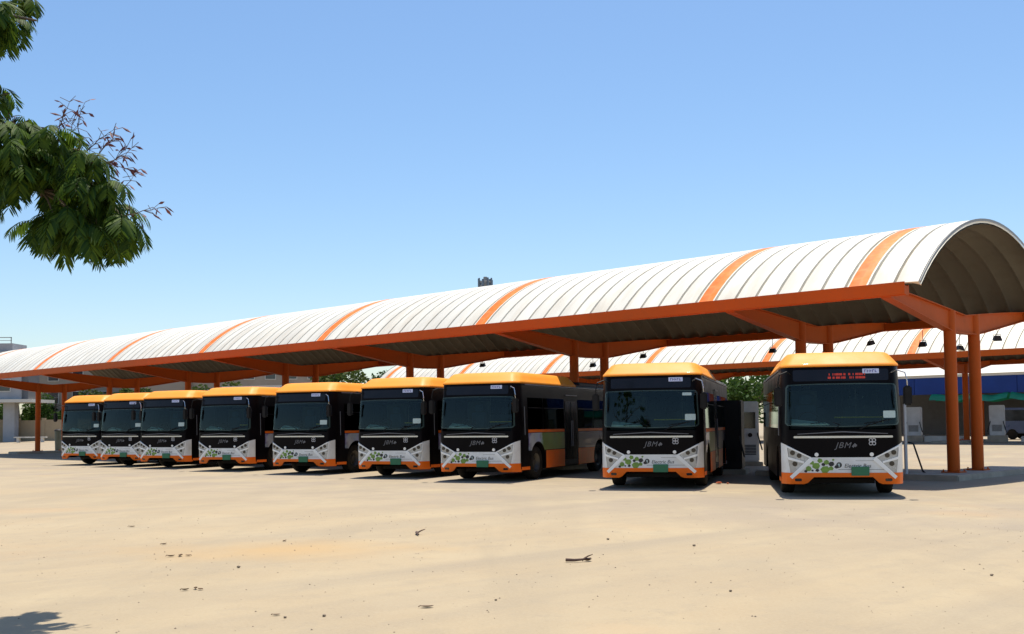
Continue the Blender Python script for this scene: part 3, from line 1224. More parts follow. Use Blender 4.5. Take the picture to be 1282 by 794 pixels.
    b.tube([(-0.05, 1.1, 1.68), (0.98, 1.1, 1.68)], 0.017, 6)
    b.tube([(0.98, 1.1, 1.68), (0.98, 1.1, 1.44)], 0.017, 6)
    b.build('handrail', M['rail_yellow'], R)
    b = MB()
    b.box(-1.085, -0.35, 1.72, 1.76, 1.12, 2.30)
    b.build('partition', M['cabin_grey'], R)
    b = MB()
    b.box(0.75, 1.085, 2.3, 2.34, 1.12, 1.95)
    b.build('partition', M['cabin_grey'], R)
    link('windscreen_sticker', patch(rounded(0.84, 1.09, 1.66, 1.81, 0.02), 0.020, 0.004), M['pale_patch'], R)
    # destination display band
    link('destination_display', patch(rounded(-0.98, 0.98, 2.455, 2.70, 0.04), 0.010, 0.008), M['display'], R)
    l = link('fleet_label', patch(rounded(0.45, 0.79, 2.605, 2.705, 0.008), 0.016, 0.004), M['label_white'], R)
    dg = []
    lr = random.Random(3)
    x = 0.49
    for ch in range(5):                                   # illegible fleet number strokes
        dg.append(patch([(x, 2.628), (x + 0.012, 2.628), (x + 0.012, 2.682), (x, 2.682)], 0.021, 0.003))
        zz = lr.choice((2.672, 2.628, 2.650))
        dg.append(patch([(x + 0.012, zz), (x + 0.036, zz), (x + 0.036, zz + 0.012), (x + 0.012, zz + 0.012)], 0.021, 0.003))
        x += 0.054
    link('fleet_number', join(dg), M['label_ink'], l)
    # lower white mask
    wp = [(-1.248, 0.49), (1.248, 0.49), (1.248, 1.15), (1.19, 1.12), (0.65, 0.835), (-0.65, 0.835), (-1.19, 1.12), (-1.248, 1.15)]
    link('front_mask', patch(wp, 0.008), M['bus_white'], R)
    ob = [(-1.249, 0.27), (-0.80, 0.27), (-0.72, 0.30), (-0.60, 0.42), (0.60, 0.42), (0.72, 0.30), (0.80, 0.27), (1.249, 0.27), (1.249, 0.51), (-1.249, 0.51)]
    bp = link('front_bumper', patch(ob, 0.022, 0.05), M['bus_red_orange'], R)
    for s in (-1, 1):
        link('bumper_lamp', patch(rounded(s * 0.92 - 0.07, s * 0.92 + 0.07, 0.33, 0.39, 0.02), 0.028, 0.006), M['lamp_dark'], bp)
    # seam lines across the mask
    link('mask_seam', join([patch([(-0.10, 0.575), (0.95, 0.575), (0.95, 0.582), (-0.10, 0.582)], 0.0100, 0.002), patch([(0.25, 0.76), (0.75, 0.76), (0.75, 0.765), (0.25, 0.765)], 0.0100, 0.002)]), M['print_black'], R)
    for s in (-1, 1):
        hl = link('headlight', patch([(s * 1.13, 1.04), (s * 1.13, 0.86), (s * 1.07, 0.44), (s * 0.64, 0.80)][::s], 0.014, 0.008), M['bus_silver'], R)
        bars = [patch(bar((s * 0.63, 0.815), (s * 1.07, 0.405), 0.045, 0.036), 0.034, 0.03),
                patch(bar((s * 0.80, 0.73), (s * 1.12, 0.82), 0.020, 0.026), 0.030, 0.026),
                patch(bar((s * 0.66, 0.83), (s * 1.15, 1.07), 0.014, 0.014), 0.026, 0.02),
                patch(bar((s * 1.13, 0.82), (s * 1.155, 1.07), 0.016, 0.014), 0.028, 0.02)]
        link('light_bar', join(bars), M['pure_white'], hl)
        for (x, z, r) in ((1.03, 0.935, 0.052), (0.895, 0.875, 0.050), (0.985, 0.70, 0.052)):
            lp = link('lamp', join([patch(disc(s * x, z, r), 0.026, 0.016), patch(disc(s * x, z, r * 0.55), 0.032, 0.01)]), M['lamp_dark'], hl)
        link('fog_lamp', patch(disc(s * 0.56 + 0.02, 0.895, 0.042), 0.030, 0.024), M['lamp_clear'], R)
    # bright bar, logo, emblem
    link('chrome_bar', patch(rounded(-1.0, 1.02, 1.245, 1.288, 0.02), 0.030, 0.025), M['chrome'], R)
    link('cowl_trim', join([patch(bar((-0.92, 1.33), (0, 1.375), 0.006, 0.012), 0.022, 0.02), patch(bar((0, 1.375), (0.92, 1.33), 0.012, 0.006), 0.022, 0.02)]), M['logo_steel'], R)
    t = wrap_text(text_mesh('JBM', 0.175, 0.35, 0.006, sp=1.15), 0.0, 1.085, 0.006)
    lg = link('maker_logo', join([t, patch(bar((0.20, 1.05), (0.26, 1.12), 0.022, 0.022), 0.012, 0.01), patch(bar((0.245, 1.06), (0.28, 1.10), 0.018, 0.018), 0.012, 0.01)]), M['logo_steel'], R)
    em = []
    for (cx, cz) in ((0.57, 1.195), (0.635, 1.195), (0.57, 1.125), (0.635, 1.125)):
        for k in range(10):
            a0, a1 = 2 * pi * k / 10, 2 * pi * (k + 1) / 10
            em.append(patch([(cx + 0.042 * cos(a0), cz + 0.042 * sin(a0)), (cx + 0.042 * cos(a1), cz + 0.042 * sin(a1)), (cx + 0.026 * cos(a1), cz + 0.026 * sin(a1)), (cx + 0.026 * cos(a0), cz + 0.026 * sin(a0))], 0.012, 0.004))
    em.append(patch([(0.59, 1.15), (0.615, 1.15), (0.615, 1.17), (0.59, 1.17)], 0.012, 0.004))
    link('emblem', join(em), M['emblem'], R)
    # green leaf print, round mark and lettering on the white mask
    gp = []
    bp2 = []
    lr = random.Random(11)
    for (x, z, r, dark) in ((-0.66, 0.60, 0.055, 0), (-0.60, 0.73, 0.045, 0), (-0.52, 0.655, 0.075, 0), (-0.45, 0.765, 0.05, 0), (-0.36, 0.58, 0.085, 0), (-0.33, 0.735, 0.05, 0), (-0.25, 0.60, 0.05, 0), (-0.39, 0.685, 0.035, 1),
                            (-0.24, 0.695, 0.055, 1), (-0.15, 0.635, 0.04, 1), (-0.50, 0.565, 0.035, 1), (-0.59, 0.56, 0.025, 1), (-0.71, 0.545, 0.028, 1), (-0.21, 0.785, 0.022, 0)):
        n = lr.choice((5, 6, 6, 7))
        a0 = lr.random() * 6
        r *= 1.18
        x = -0.45 + (x + 0.43) * 1.12
        p = [(x + r * lr.uniform(0.85, 1.15) * cos(a0 + 2 * pi * i / n), z + r * 0.85 * lr.uniform(0.85, 1.15) * sin(a0 + 2 * pi * i / n)) for i in range(n)]
        (bp2 if dark else gp).append(patch(p, 0.0105, 0.002))
    link('leaf_print', join(gp), M['leaf_green_print'], R)['kind'] = 'stuff'
    bp2.append(patch(disc(-0.085, 0.675, 0.058, 16), 0.0105, 0.002))
    bp2.append(wrap_text(text_mesh('Electric Bus', 0.115, 0.2, 0.002), 0.29, 0.655, 0.0105))
    link('electric_bus_lettering', join(bp2), M['print_black'], R)['kind'] = 'stuff'
    link('round_mark', join([patch(disc(-0.09, 0.685, 0.022, 10), 0.0135, 0.002), patch([(-0.095, 0.64), (-0.07, 0.64), (-0.07, 0.69), (-0.095, 0.69)], 0.0135, 0.002)]), M['pale_patch'], R)
    link('number_plate', patch(rounded(0.06, 0.42, 0.41, 0.60, 0.012), 0.052, 0.03), M['green_plate'], R)
    # ---- sides
    for s in (-1, 1):
        wins = WINS[s]
        for (a, c) in wins:
            sw = link('side_window', side_panel(s, rect(a, c, 1.46, 2.36), 0.006, 0.005), M['window_glass'], R)
            b = MB()
            for z in (2.06,):
                b.add([ssurf(s, a + .03, z, 0.010), ssurf(s, c - .03, z, 0.010), ssurf(s, c - .03, z + 0.022, 0.010), ssurf(s, a + .03, z + 0.022, 0.010)], [(0, 1, 2, 3)])
            b.build('window_bar', M['dark_plastic'], sw)
        segs = [(0.92, 3.72), (4.93, 9.1)] if s > 0 else [(0.92, 9.1)]
        for (a, c) in segs:
            if s > 0:
                link('waist_stripe', side_panel(s, rect(a, c, 1.365, 1.445)), M['bus_red_orange'], R)
            yc = 1.62 if a < 2 else 6.95
            if s > 0 and a > 2:
                for e0, e1 in ((a, 6.94), (6.96, c)):
                    link('mural_panel', side_panel(s, arch_notch(e0, e1, 0.85, 1.35, yc, 0.5, 0.60)), M['mural'], R)
                    link('lower_panel', side_panel(s, arch_notch(e0, e1, 0.31, 0.83, yc, 0.5, 0.60)), M['bus_red_orange'], R)
            elif s > 0:
                link('mural_panel', side_panel(s, arch_notch(a, c, 0.85, 1.35, yc, 0.5, 0.60)), M['mural'], R)
                link('lower_panel', side_panel(s, arch_notch(a + 1.31 if a < 2 else a, c, 0.31, 0.83, yc, 0.5, 0.60)), M['bus_red_orange'], R)
        link('skirt', side_panel(s, rect(0.42, 1.0, 0.31, 0.40)), M['bus_red_orange'], R)
        # mirror on its arm
        b = MB()
        b.tube([(s * 1.00, 0.22, 2.60), (s * 1.12, 0.0, 2.66), (s * 1.27, -0.10, 2.60), (s * 1.31, -0.12, 2.42), (s * 1.31, -0.10, 2.30)], 0.014, 7)
        mr = b.build('mirror', M['chrome'] if s > 0 else M['dark_plastic'], R, smooth=True)
        b = MB()
        b.box(s * 1.31 - 0.085, s * 1.31 + 0.085, -0.17, -0.06, 1.92, 2.32)
        b.build('mirror_housing', M['dark_plastic'], mr, bevel=0.03)
        b = MB()
        b.box(s * 1.31 - 0.07, s * 1.31 + 0.07, -0.058, -0.052, 1.95, 2.29)
        b.build('mirror_glass', M['chrome'], mr)
        b = MB()
        b.tube([ssurf(s, 0.62, 1.30, 0.03), ssurf(s, 0.62, 2.1, 0.03)], 0.012, 6)
        b.build('grab_rail', M['logo_steel'], R)
    # middle door on the kerb side
    d = link('door', side_panel(1, rect(3.78, 4.87, 0.36, 2.44), 0.004, 0.012), M['dark_plastic'], R)
    for a, c in ((3.84, 4.30), (4.35, 4.81)):
        link('door_glass', side_panel(1, rect(a, c, 0.50, 2.30), 0.012, 0.010), M['side_glass'], d)
    b = MB()
    for y in (4.26, 4.39):
        b.tube([ssurf(1, y, 0.9, 0.035), ssurf(1, y, 1.7, 0.035)], 0.012, 6)
    b.box(1.235, 1.262, 3.85, 4.8, 2.47, 2.50)
    b.build('door_handle', M['logo_steel'], d)
    # ---- wheels
    for y in (1.62, 6.95):
        for s in (-1, 1):
            b = MB()
            b.lathe([(0.27, -0.13), (0.30, -0.145), (0.40, -0.150), (0.465, -0.135), (0.485, -0.10), (0.485, 0.10), (0.465, 0.135), (0.40, 0.150), (0.30, 0.145), (0.27, 0.13)], 32, 'x')
            wh = b.build('wheel', M['rubber'], R, smooth=True, loc=(s * 1.05, y, 0.485))
            b = MB()
            b.lathe([(0.0, s * 0.06), (0.10, s * 0.07), (0.11, s * 0.03), (0.20, s * 0.02), (0.25, s * 0.12), (0.275, s * 0.135), (0.275, -s * 0.10)], 24, 'x')
            for k in range(8):
                a = 2 * pi * k / 8
                b.box(s * 0.02 - 0.015, s * 0.02 + 0.02, 0.155 * cos(a) - 0.013, 0.155 * cos(a) + 0.013, 0.155 * sin(a) - 0.013, 0.155 * sin(a) + 0.013)
            b.build('rim', M['rim'], wh, smooth=True)
    # chassis under the floor
    b = MB()
    b.box(-0.75, 0.75, 0.9, BL - 0.4, 0.24, 0.40)
    b.tube([(-1.0, 1.62, 0.485), (1.0, 1.62, 0.485)], 0.09, 8)
    b.tube([(-1.0, 6.95, 0.485), (1.0, 6.95, 0.485)], 0.11, 8)
    b.build('chassis', M['dark_plastic'], R)
    return R


BUS = make_bus()
LBL = {
    0: 'leftmost bus of the row, orange topped, parked beside the far end column of the shelter',
    1: 'second bus from the left end of the row, just right of the leftmost bus',
    2: 'third bus from the left end, closely overlapping the bus on its left',
    3: 'fourth bus from the left end, with a clear dark gap on its right',
    4: 'middle bus of the nine, fifth from either end, below the olive tree',
    5: 'sixth bus from the left, just left of the bus showing its long side',
    6: 'bus showing its long right side with mural, door and orange skirt, third from the right',
    7: 'second bus from the right end, standing alone beside the dark charging cabinets',
    8: 'rightmost and nearest bus, with a lit red destination display, beside the orange column pair',
}
P9 = Vector((6.96, 22.8, 0))
SPOT = [(36.2, 25), (32.4, 25), (28.9, 24), (24.4, 24), (19.6, 25), (14.9, 24.5), (11.1, 24.2), (5.0, 15.2), (0.0, 10.7)]
buses = []
for i, (s, a) in enumerate(SPOT):
    o = BUS if i == 0 else copy_tree(BUS)
    p = P9 + UX * s
    o.location = (p.x, p.y, 0)
    o.rotation_euler = (0, 0, -radians(a))
    o['label'] = LBL[i]
    buses.append(o)
for i in (3, 6):
    for ch in list(buses[i].children):
        if ch.name.startswith('windscreen_sticker'):
            bpy.data.objects.remove(ch)
link('permit_label', patch(rounded(0.78, 1.00, 2.26, 2.33, 0.01), 0.020, 0.004), M['pale_patch'], buses[7])
for i, dx in ((8, 0.10), (5, 0.03), (4, -0.03), (2, 0.05), (1, 0.02)):
    for ch in buses[i].children:
        if ch.name.startswith('number_plate'):
            ch.location.x += dx
            ch.location.z += 0.04 if i == 8 else 0.0
# the nearest bus shows a lit destination: red dot rows, not readable in the photograph
b = []
lr = random.Random(5)
x = -0.26
for g in (1, 4, 2, 3):
    for c in range(g):
        for row in (2.50, 2.57):
            for k in range(3):
                if lr.random() < 0.85:
                    b.append(patch([(x + k * 0.021, row), (x + k * 0.021 + 0.017, row), (x + k * 0.021 + 0.017, row + 0.045), (x + k * 0.021, row + 0.045)], 0.0165, 0.003))
        x += 0.068
    x += 0.03
link('led_text', join(b), M['led'], buses[8])['kind'] = 'stuff'


# ------------------------------------------------------------------ chargers and yard equipment
def charger(x, y, rz, m, label, w=0.8, d=0.7, h=2.15, zb=0.15, screen=True, group='charging cabinets'):
    r = tag(empty('charger_cabinet', (x, y, gz(x, y)), rz), label, 'charger', group)
    b = MB()
    b.box(-w / 2 - 0.12, w / 2 + 0.12, -d / 2 - 0.12, d / 2 + 0.12, -0.05, zb)
    b.build('base', M['concrete'], r, bevel=0.02)
    b = MB()
    b.box(-w / 2, w / 2, -d / 2, d / 2, zb, zb + h)
    b.build('cabinet', m, r, bevel=0.035)
    b = MB()
    for k in range(7):
        z = zb + 0.25 + k * 0.055
        b.box(-w * 0.33, w * 0.33, -d / 2 - 0.012, -d / 2 + 0.004, z, z + 0.03)
    b.build('vent', M['cab_dark'] if m is not M['cab_dark'] else M['dark_plastic'], r)
    if screen:
        b = MB()
        b.box(-w * 0.30, w * 0.32, -d / 2 - 0.015, -d / 2 + 0.01, zb + h * 0.55, zb + h * 0.82)
        b.build('screen', M['screen'], r, bevel=0.006)
        b = MB()
        b.lathe([(0.0, -d / 2 - 0.05), (0.07, -d / 2 - 0.05), (0.08, -d / 2 - 0.005)], 14, 'y')
        b.v = [(p[0] + 0.02, p[1], p[2] + zb + h * 0.44) for p in b.v]
        b.build('socket', M['cab_dark'], r)
    for s in (-1, 1):
        b = MB()
        pts = []
        for k in range(13):
            t = k / 12
            pts.append((s * (w / 2 - 0.06 + 0.16 * sin(pi * t)), -d / 2 - 0.05 - 0.10 * sin(pi * t), zb + h * 0.48 - 0.72 * sin(pi * t) * (1 - 0.3 * t) - 0.05 * t))
        b.tube(pts, 0.022, 6)
        b.build('cable', M['cable'], r, smooth=True)
    return r


c1 = charger(6.70, 33.6, -0.35, M['cab_dark'], 'dark charging cabinet with white panels for bright gaps, between the two rightmost buses', w=0.92, h=2.12, screen=False)
b = MB()
for z0, z1 in ((1.95, 2.10), (1.62, 1.80), (1.40, 1.50), (1.22, 1.30)):
    b.box(-0.30, -0.18, -0.362, -0.345, z0, z1)
b.build('pale_patch', M['label_white'], c1)  # white panels added for the bright background showing through gaps
b = MB()
b.prism([(-0.30, 0.32), (0.0, 0.32), (0.0, 0.42), (-0.12, 0.42), (-0.13, 0.82), (-0.20, 0.88), (-0.28, 0.82)], -0.40, -0.352, 'y')
b.build('bracket_shape', M['cab_white'], c1)  # white L added in place of sunlit ground seen between the cabinets
charger(8.72, 39.8, -0.2, M['cab_white'], 'pale charging cabinet with black screen, right of the dark cabinet between the two rightmost buses', w=0.68, h=2.2)
charger(5.6, 37.6, -0.3, M['cab_dark'], 'dark cabinet half hidden behind the second bus from the right', w=0.8, h=2.1, screen=False)
charger(24.4, 65.6, -0.5, M['cab_white'], 'pale charging cabinet just right of the nearest bus, on the back kerb island', w=0.85, h=1.72, zb=0.38, screen=False)
charger(28.1, 62.6, -0.5, M['cab_white'], 'pale charging cabinet on the back kerb island, right of the orange column pair', w=0.8, h=1.75, zb=0.38, screen=False)
charger(12.6, 60.5, -0.5, M['cab_white'], 'pale charging cabinet far back between the two rightmost buses, beside their white charger', w=0.9, h=2.0, zb=0.35)

# thin white post with a hanging cable beside the nearest bus
pr = tag(empty('cable_post', (10.9, 30.0, 0)), 'slim pale post with a hanging charging cable, just right of the nearest bus', 'post')
b = MB()
b.box(-0.035, 0.035, -0.05, 0.05, 0, 2.05)
b.box(-0.16, 0.16, -0.16, 0.16, 0, 0.05)
b.build('pole', M['cab_white'], pr, bevel=0.01)
b = MB()
b.tube([(0.06, 0, 1.0), (0.20, -0.05, 0.95), (0.30, -0.08, 0.6), (0.42, -0.1, 0.2), (0.62, -0.1, 0.03), (0.9, -0.05, 0.03)], 0.025, 7)
b.build('cable', M['cable'], pr, smooth=True)

# back kerb islands
for k, (x, y, l, lb) in enumerate(((25.9, 64.6, 2.3, 'whitewashed kerb island behind the orange column pair'), (30.4, 60.3, 3.6, 'whitewashed kerb island at the right edge of the yard'),
                                   (23.2, 67.4, 1.1, 'short whitewashed kerb island close to the nearest bus'))):
    b = MB()
    b.box(-l / 2, l / 2, -0.5, 0.5, -0.1, 0.34)
    o = b.build('kerb_island', M['kerb_white'], None, bevel=0.05, loc=(x, y, gz(x, y)))
    o.rotation_euler = (0, 0, ANG)
    tag(o, lb, 'kerb', 'whitewashed kerb islands')

# floodlights under the front shelter, on its far side
FL = [(0.67, 9.7, 4.15, 0.6, 'small floodlight right of the orange column pair, against the white back roof'),
      (1.86, 9.7, 3.9, 2.4, 'small floodlight between the two orange columns, against the white back roof'),
      (3.07, 9.7, 4.1, 0.1, 'small floodlight just left of the orange column pair, on an orange roof stripe'),
      (4.88, 9.7, 4.25, -0.5, 'small floodlight above the right end of the nearest bus'),
      (8.7, 9.7, 4.2, 0.2, 'small floodlight above the left edge of the nearest bus, on an orange stripe'),
      (14.63, 9.7, 4.3, 0.3, 'small floodlight above the second bus from the right'),
      (17.28, 9.7, 4.05, 0.3, 'small floodlight beside the column left of the second bus from the right'),
      (23.93, 9.7, 4.35, 0.3, 'small floodlight above the bus that shows its long side')]
for a in FL:
    floodlight(*a)


# ------------------------------------------------------------------ blue station canopy behind
def station():
    p0 = Vector((27.0, 93.4, 0))
    d = -UX
    r = empty('station_canopy', (p0.x, p0.y, 0.28), ANG)
    tag(r, 'low canopy with white roof edge and deep blue fascia behind the second shelter', 'canopy')
    Ln = 36
    b = MB()
    b.prism([(0.0, 4.86), (-0.15, 4.90), (5.0, 6.2), (10.0, 4.9), (10.0, 4.7), (0.0, 4.7)], 0, Ln, 'x')
    b.build('roof', M['bldg_white'], r)
    for k in range(9):
        b = MB()
        b.box(0.02 + k * 4.0, 3.98 + k * 4.0, 0.0, 0.12, 3.35, 4.68)
        b.build('fascia_panel', M['blue'], r)
    for x in (4.4, 12.6, 20.8, 29.0):
        b = MB()
        b.tube([(x, 2.0, -0.1), (x, 2.0, 4.69)], 0.16, 12)
        b.build('column', M['steel_orange'], r, smooth=True)
    b = MB()
    b.box(0, Ln, 9.0, 9.2, -0.1, 4.69)
    b.build('back_wall', M['bldg_dark'], r)
    for k in range(6):
        b = MB()
        x0 = 9.4 + k * 3.1
        # sagging green sheet awning
        rows = []
        for i in range(9):
            t = i / 8
            rows.append([(x0 + 2.9 * t, -0.6 + 1.4 * u, 2.75 + 0.62 * sin(pi * u * 0.9 + 0.2) - 0.10 * sin(pi * t) + 0.06 * sin(7 * t + k)) for u in [j / 5 for j in range(6)]])
        b.loft(rows, closed=False, caps=False)
        b.build('awning', M['green_sheet'], r, smooth=True, fix=False)
    return r


station()

# dark blue parked vehicle at the far right under the second shelter
vr = tag(empty('parked_van', (33.6, 68.6, gz(33.6, 68.6)), ANG), 'dark blue van parked at the right edge behind the orange columns', 'van')
b = MB()
b.prism([(-2.4, 0.4), (2.4, 0.4), (2.45, 1.0), (1.9, 1.15), (1.3, 2.0), (-2.3, 2.05), (-2.45, 1.4)], -0.9, 0.9, 'y')
b.build('body', mat('van_dark_blue', (0.06, 0.09, 0.18), 0.3, coat=0.4, var=0.1), vr, bevel=0.07)
b = MB()
b.prism([(-2.1, 1.2), (1.55, 1.2), (1.15, 1.85), (-2.0, 1.9)], -0.915, -0.90, 'y')
b.prism([(-2.1, 1.2), (1.55, 1.2), (1.15, 1.85), (-2.0, 1.9)], 0.90, 0.915, 'y')
b.build('side_window', M['win_dark'], vr)
for x in (-1.5, 1.5):
    for y in (-0.82, 0.82):
        b = MB()
        b.lathe([(0, -0.1), (0.2, -0.1), (0.33, -0.08), (0.35, 0), (0.33, 0.08), (0.2, 0.1), (0, 0.1)], 18, 'y')
        b.build('wheel', M['rubber'], vr, smooth=True, loc=(x, y, 0.35))


# ------------------------------------------------------------------ buildings at the back
def windows(root, x0, x1, z0, z1, nx, nz, y, w, h):
    fr = None
    for i in range(nx):
        for k in range(nz):
            cx = x0 + (x1 - x0) * (i + 0.5) / nx
            cz = z0 + (z1 - z0) * (k + 0.5) / nz
            b = MB()
            b.box(cx - w / 2, cx + w / 2, y - 0.06, y + 0.05, cz - h / 2, cz + h / 2)
            f = b.build('window', M['bldg_white'], root)
            b = MB()
            b.box(cx - w / 2 + 0.08, cx + w / 2 - 0.08, y - 0.075, y - 0.061, cz - h / 2 + 0.08, cz - 0.02)
            b.box(cx - w / 2 + 0.08, cx + w / 2 - 0.08, y - 0.075, y - 0.061, cz + 0.02, cz + h / 2 - 0.08)
            b.build('pane', M['win_dark'], f)


r = tag(empty('grey_building', (-58.2, 118, 0.28), 0.0), 'grey block on pillars with a railed flat roof, at the left edge beyond the shelter', 'building')
b = MB()
b.box(-9, 4.4, 0, 4, 4.6, 9.9)
b.box(-9, 3.2, 0.5, 4, 9.9, 10.8)
b.build('wall', M['bldg_grey'], r)
b = MB()
b.box(4.4, 5.1, 0.3, 3.0, 4.6, 9.8)
b.build('side_tower', M['bldg_dark'], r)
b = MB()
b.box(-9, 6.0, -0.9, 5, 4.25, 4.6)
b.build('floor_slab', M['bldg_white'], r)
for x in (-5.0, 2.4):
    b = MB()
    b.box(x, x + 1.25, 0.2, 1.2, -0.3, 4.25)
    b.build('pillar', M['bldg_grey'], r)
b = MB()
for x in (-8, -5, -2, 0.6, 2.9):
    b.box(x, x + 0.08, 0.7, 0.78, 10.8, 11.5)
b.box(-8, 2.98, 0.7, 0.78, 11.42, 11.5)
b.box(-8, 2.98, 0.7, 0.78, 11.1, 11.15)
b.build('railing', M['edge_grey'], r)
windows(r, -8, 4.0, 5.0, 9.6, 4, 2, -0.01, 1.6, 1.4)

r = tag(empty('beige_building', (-34.0, 128, 0.28), 0.05), 'weathered beige block with dark windows, glimpsed above the far buses under the shelter', 'building')
b = MB()
b.box(-22, 12, 0, 10, -0.3, 9.0)
b.box(-10, -4, -0.4, 0.0, -0.3, 9.2)
b.build('wall', M['bldg_beige'], r)
b = MB()
b.box(-22.3, 12.3, -0.5, 10.3, 9.21, 9.5)
b.build('roof', M['bldg_white'], r)
windows(r, -21.5, -10.2, 1, 9.0, 4, 3, -0.01, 1.3, 1.5)
windows(r, -3.5, 11.5, 1, 9.0, 6, 3, -0.01, 1.3, 1.5)

r = tag(empty('white_cabin', (-19.0, 80, 0.28), -0.3), 'small white flat roofed cabin whose roof edge shows above the fourth bus', 'cabin')
b = MB()
b.box(-2.4, 2.4, 0, 3, -0.2, 4.0)
b.build('wall', M['bldg_white'], r)
b = MB()
b.box(-2.7, 2.7, -0.4, 3.3, 4.0, 4.35)
b.build('roof', M['bldg_white'], r, bevel=0.03)
b = MB()
b.box(-0.5, 0.5, -0.03, 0.02, 0, 2.1)
b.build('door', M['bldg_dark'], r)

# boundary wall at the left, in panels between posts
r = tag(empty('boundary_wall', (-64, 121, 0.28), -0.10), 'weathered beige boundary wall behind the left end of the yard', 'wall')
for k in range(14):
    b = MB()
    b.box(k * 3.0 + 0.18, k * 3.0 + 3.0 - 0.18, 0, 0.2, -0.3, 2.3 + 0.05 * (k % 3))
    b.build('wall_panel', M['wall_beige'], r)
    b = MB()
    b.box(k * 3.0 - 0.18, k * 3.0 + 0.18, -0.08, 0.28, -0.3, 2.55)
    b.build('post', M['wall_beige'], r)

# stacked pale slabs by the wall
r = tag(empty('bench', (-50.0, 112, 0.28), 0.1), 'pale concrete bench by the far boundary wall, left of the end column', 'bench')
b = MB()
b.box(-1.6, 1.6, -0.3, 0.3, 0.42, 0.54)
b.build('seat', M['kerb_white'], r)
for x in (-1.2, 1.2):
    b = MB()
    b.box(x - 0.12, x + 0.12, -0.22, 0.22, -0.05, 0.42)
    b.build('leg', M['kerb_white'], r)

# grey-green litter bin beside the last bus
bn = tag(empty('waste_bin', (-32.4, 77.0, 0)), 'grey green waste bin between the end column and the leftmost bus', 'bin')
b = MB()
b.lathe([(0.0, 0.05), (0.20, 0.05), (0.25, 1.45), (0.23, 1.45), (0.0, 1.40)], 18, 'z')
b.build('body', mat('bin_grey_green', (0.10, 0.12, 0.10), 0.6, var=0.15), bn, smooth=True)
b = MB()
b.lathe([(0.27, 1.45), (0.27, 1.50), (0.16, 1.58), (0.0, 1.60)], 18, 'z')
b.build('lid', M['dark_plastic'], bn, smooth=True)

# telecom mast far behind the roof
r = tag(empty('telecom_mast', (-3.6, 150, 0)), 'telecom mast with upright antenna panels showing above the shelter roof', 'mast')
b = MB()
b.tube([(0, 0, 0), (0, 0, 22.2)], [0.45, 0.28], 10)
b.tube([(-0.9, 0, 21.0), (0.9, 0, 21.0)], 0.05, 6)
b.tube([(0, -0.9, 21.0), (0, 0.9, 21.0)], 0.05, 6)
for z in (20.7, 21.5):
    ring = [(0.85 * cos(2 * pi * k / 16), 0.85 * sin(2 * pi * k / 16), z) for k in range(17)]
    b.tube(ring, 0.05, 5, caps=False)
b.build('pole', M['edge_grey'], r)
am = mat('antenna_grey', (0.13, 0.17, 0.22), 0.5, var=0.1)
for k in range(9):
    a = 2 * pi * k / 9 + 0.2
    b = MB()
    h = 0.85 if k % 3 else 0.65
    b.box(-0.14, 0.14, -0.07, 0.07, -h, h)
    o = b.build('antenna_panel', am, r, bevel=0.03, loc=(0.98 * cos(a), 0.98 * sin(a), 21.15))
    o.rotation_euler = (0, 0, a + pi / 2)


# ------------------------------------------------------------------ trees
def leaf_cloud(name, clumps, m, root, n_leaf, size, seed):
    rr = random.Random(seed)
    vs, fs = [], []
    for (cx, cy, cz, r) in clumps:
        for i in range(n_leaf):
            while True:
                p = Vector((rr.uniform(-1, 1), rr.uniform(-1, 1), rr.uniform(-1, 1)))
                if 0.25 < p.length < 1:
                    break
            p = p * r
            p.z *= 0.8
            q = Vector((cx, cy, cz)) + p
            e = Euler((rr.uniform(0, 6.3), rr.uniform(0, 6.3), rr.uniform(0, 6.3))).to_matrix()
            l = size * rr.uniform(0.6, 1.3)
            w = l * 0.42
            o = len(vs)
            for a in ((-w * .2, -l, 0), (w, -l * 0.1, 0.12 * l), (0, l, 0), (-w, -l * 0.1, 0.12 * l)):
                vs.append(tuple(q + e @ Vector(a)))
            fs.append((o, o + 1, o + 2, o + 3))
    me = bpy.data.meshes.new(name)
    me.from_pydata(vs, [], fs)
    me.update()
    o = link(name, me, m, root)
    o['kind'] = 'stuff'
    return o


def tree(x, y, h, spread, m, label, seed, group='trees beyond the bus yard', n_leaf=110, size=0.17, low=0.3):
    rr = random.Random(seed)
    r = tag(empty('tree', (x, y, gz(x, y))), label, 'tree', group)
    b = MB()
    th = h * 0.45
    b.tube([(0, 0, -0.2), (0.05, 0.03, th * 0.5), (rr.uniform(-.2, .2), rr.uniform(-.2, .2), th), (rr.uniform(-.4, .4), rr.uniform(-.4, .4), h * 0.8)], [0.22, 0.17, 0.13, 0.05], 9)
    clumps = []
    for k in range(13):
        a = rr.uniform(0, 2 * pi)
        d = spread * sqrt(rr.random())
        z = h * (low + (0.95 - low) * rr.random() * (1 - 0.35 * d / spread))
        cr = spread * rr.uniform(0.28, 0.46)
        c = (d * cos(a), d * sin(a), min(z, h - cr * 0.6))
        clumps.append((*c, cr))
        z0 = min(th * rr.uniform(0.6, 1.0), c[2])
        b.tube([(0, 0, z0), (c[0] * 0.5, c[1] * 0.5, (z0 + c[2]) * 0.5 + 0.1), (c[0], c[1], c[2])], [0.08, 0.05, 0.02], 6)
    b.build('trunk', M['bark'], r, smooth=True)
    leaf_cloud('crown', clumps, m, r, n_leaf, size, seed + 100)
    return r


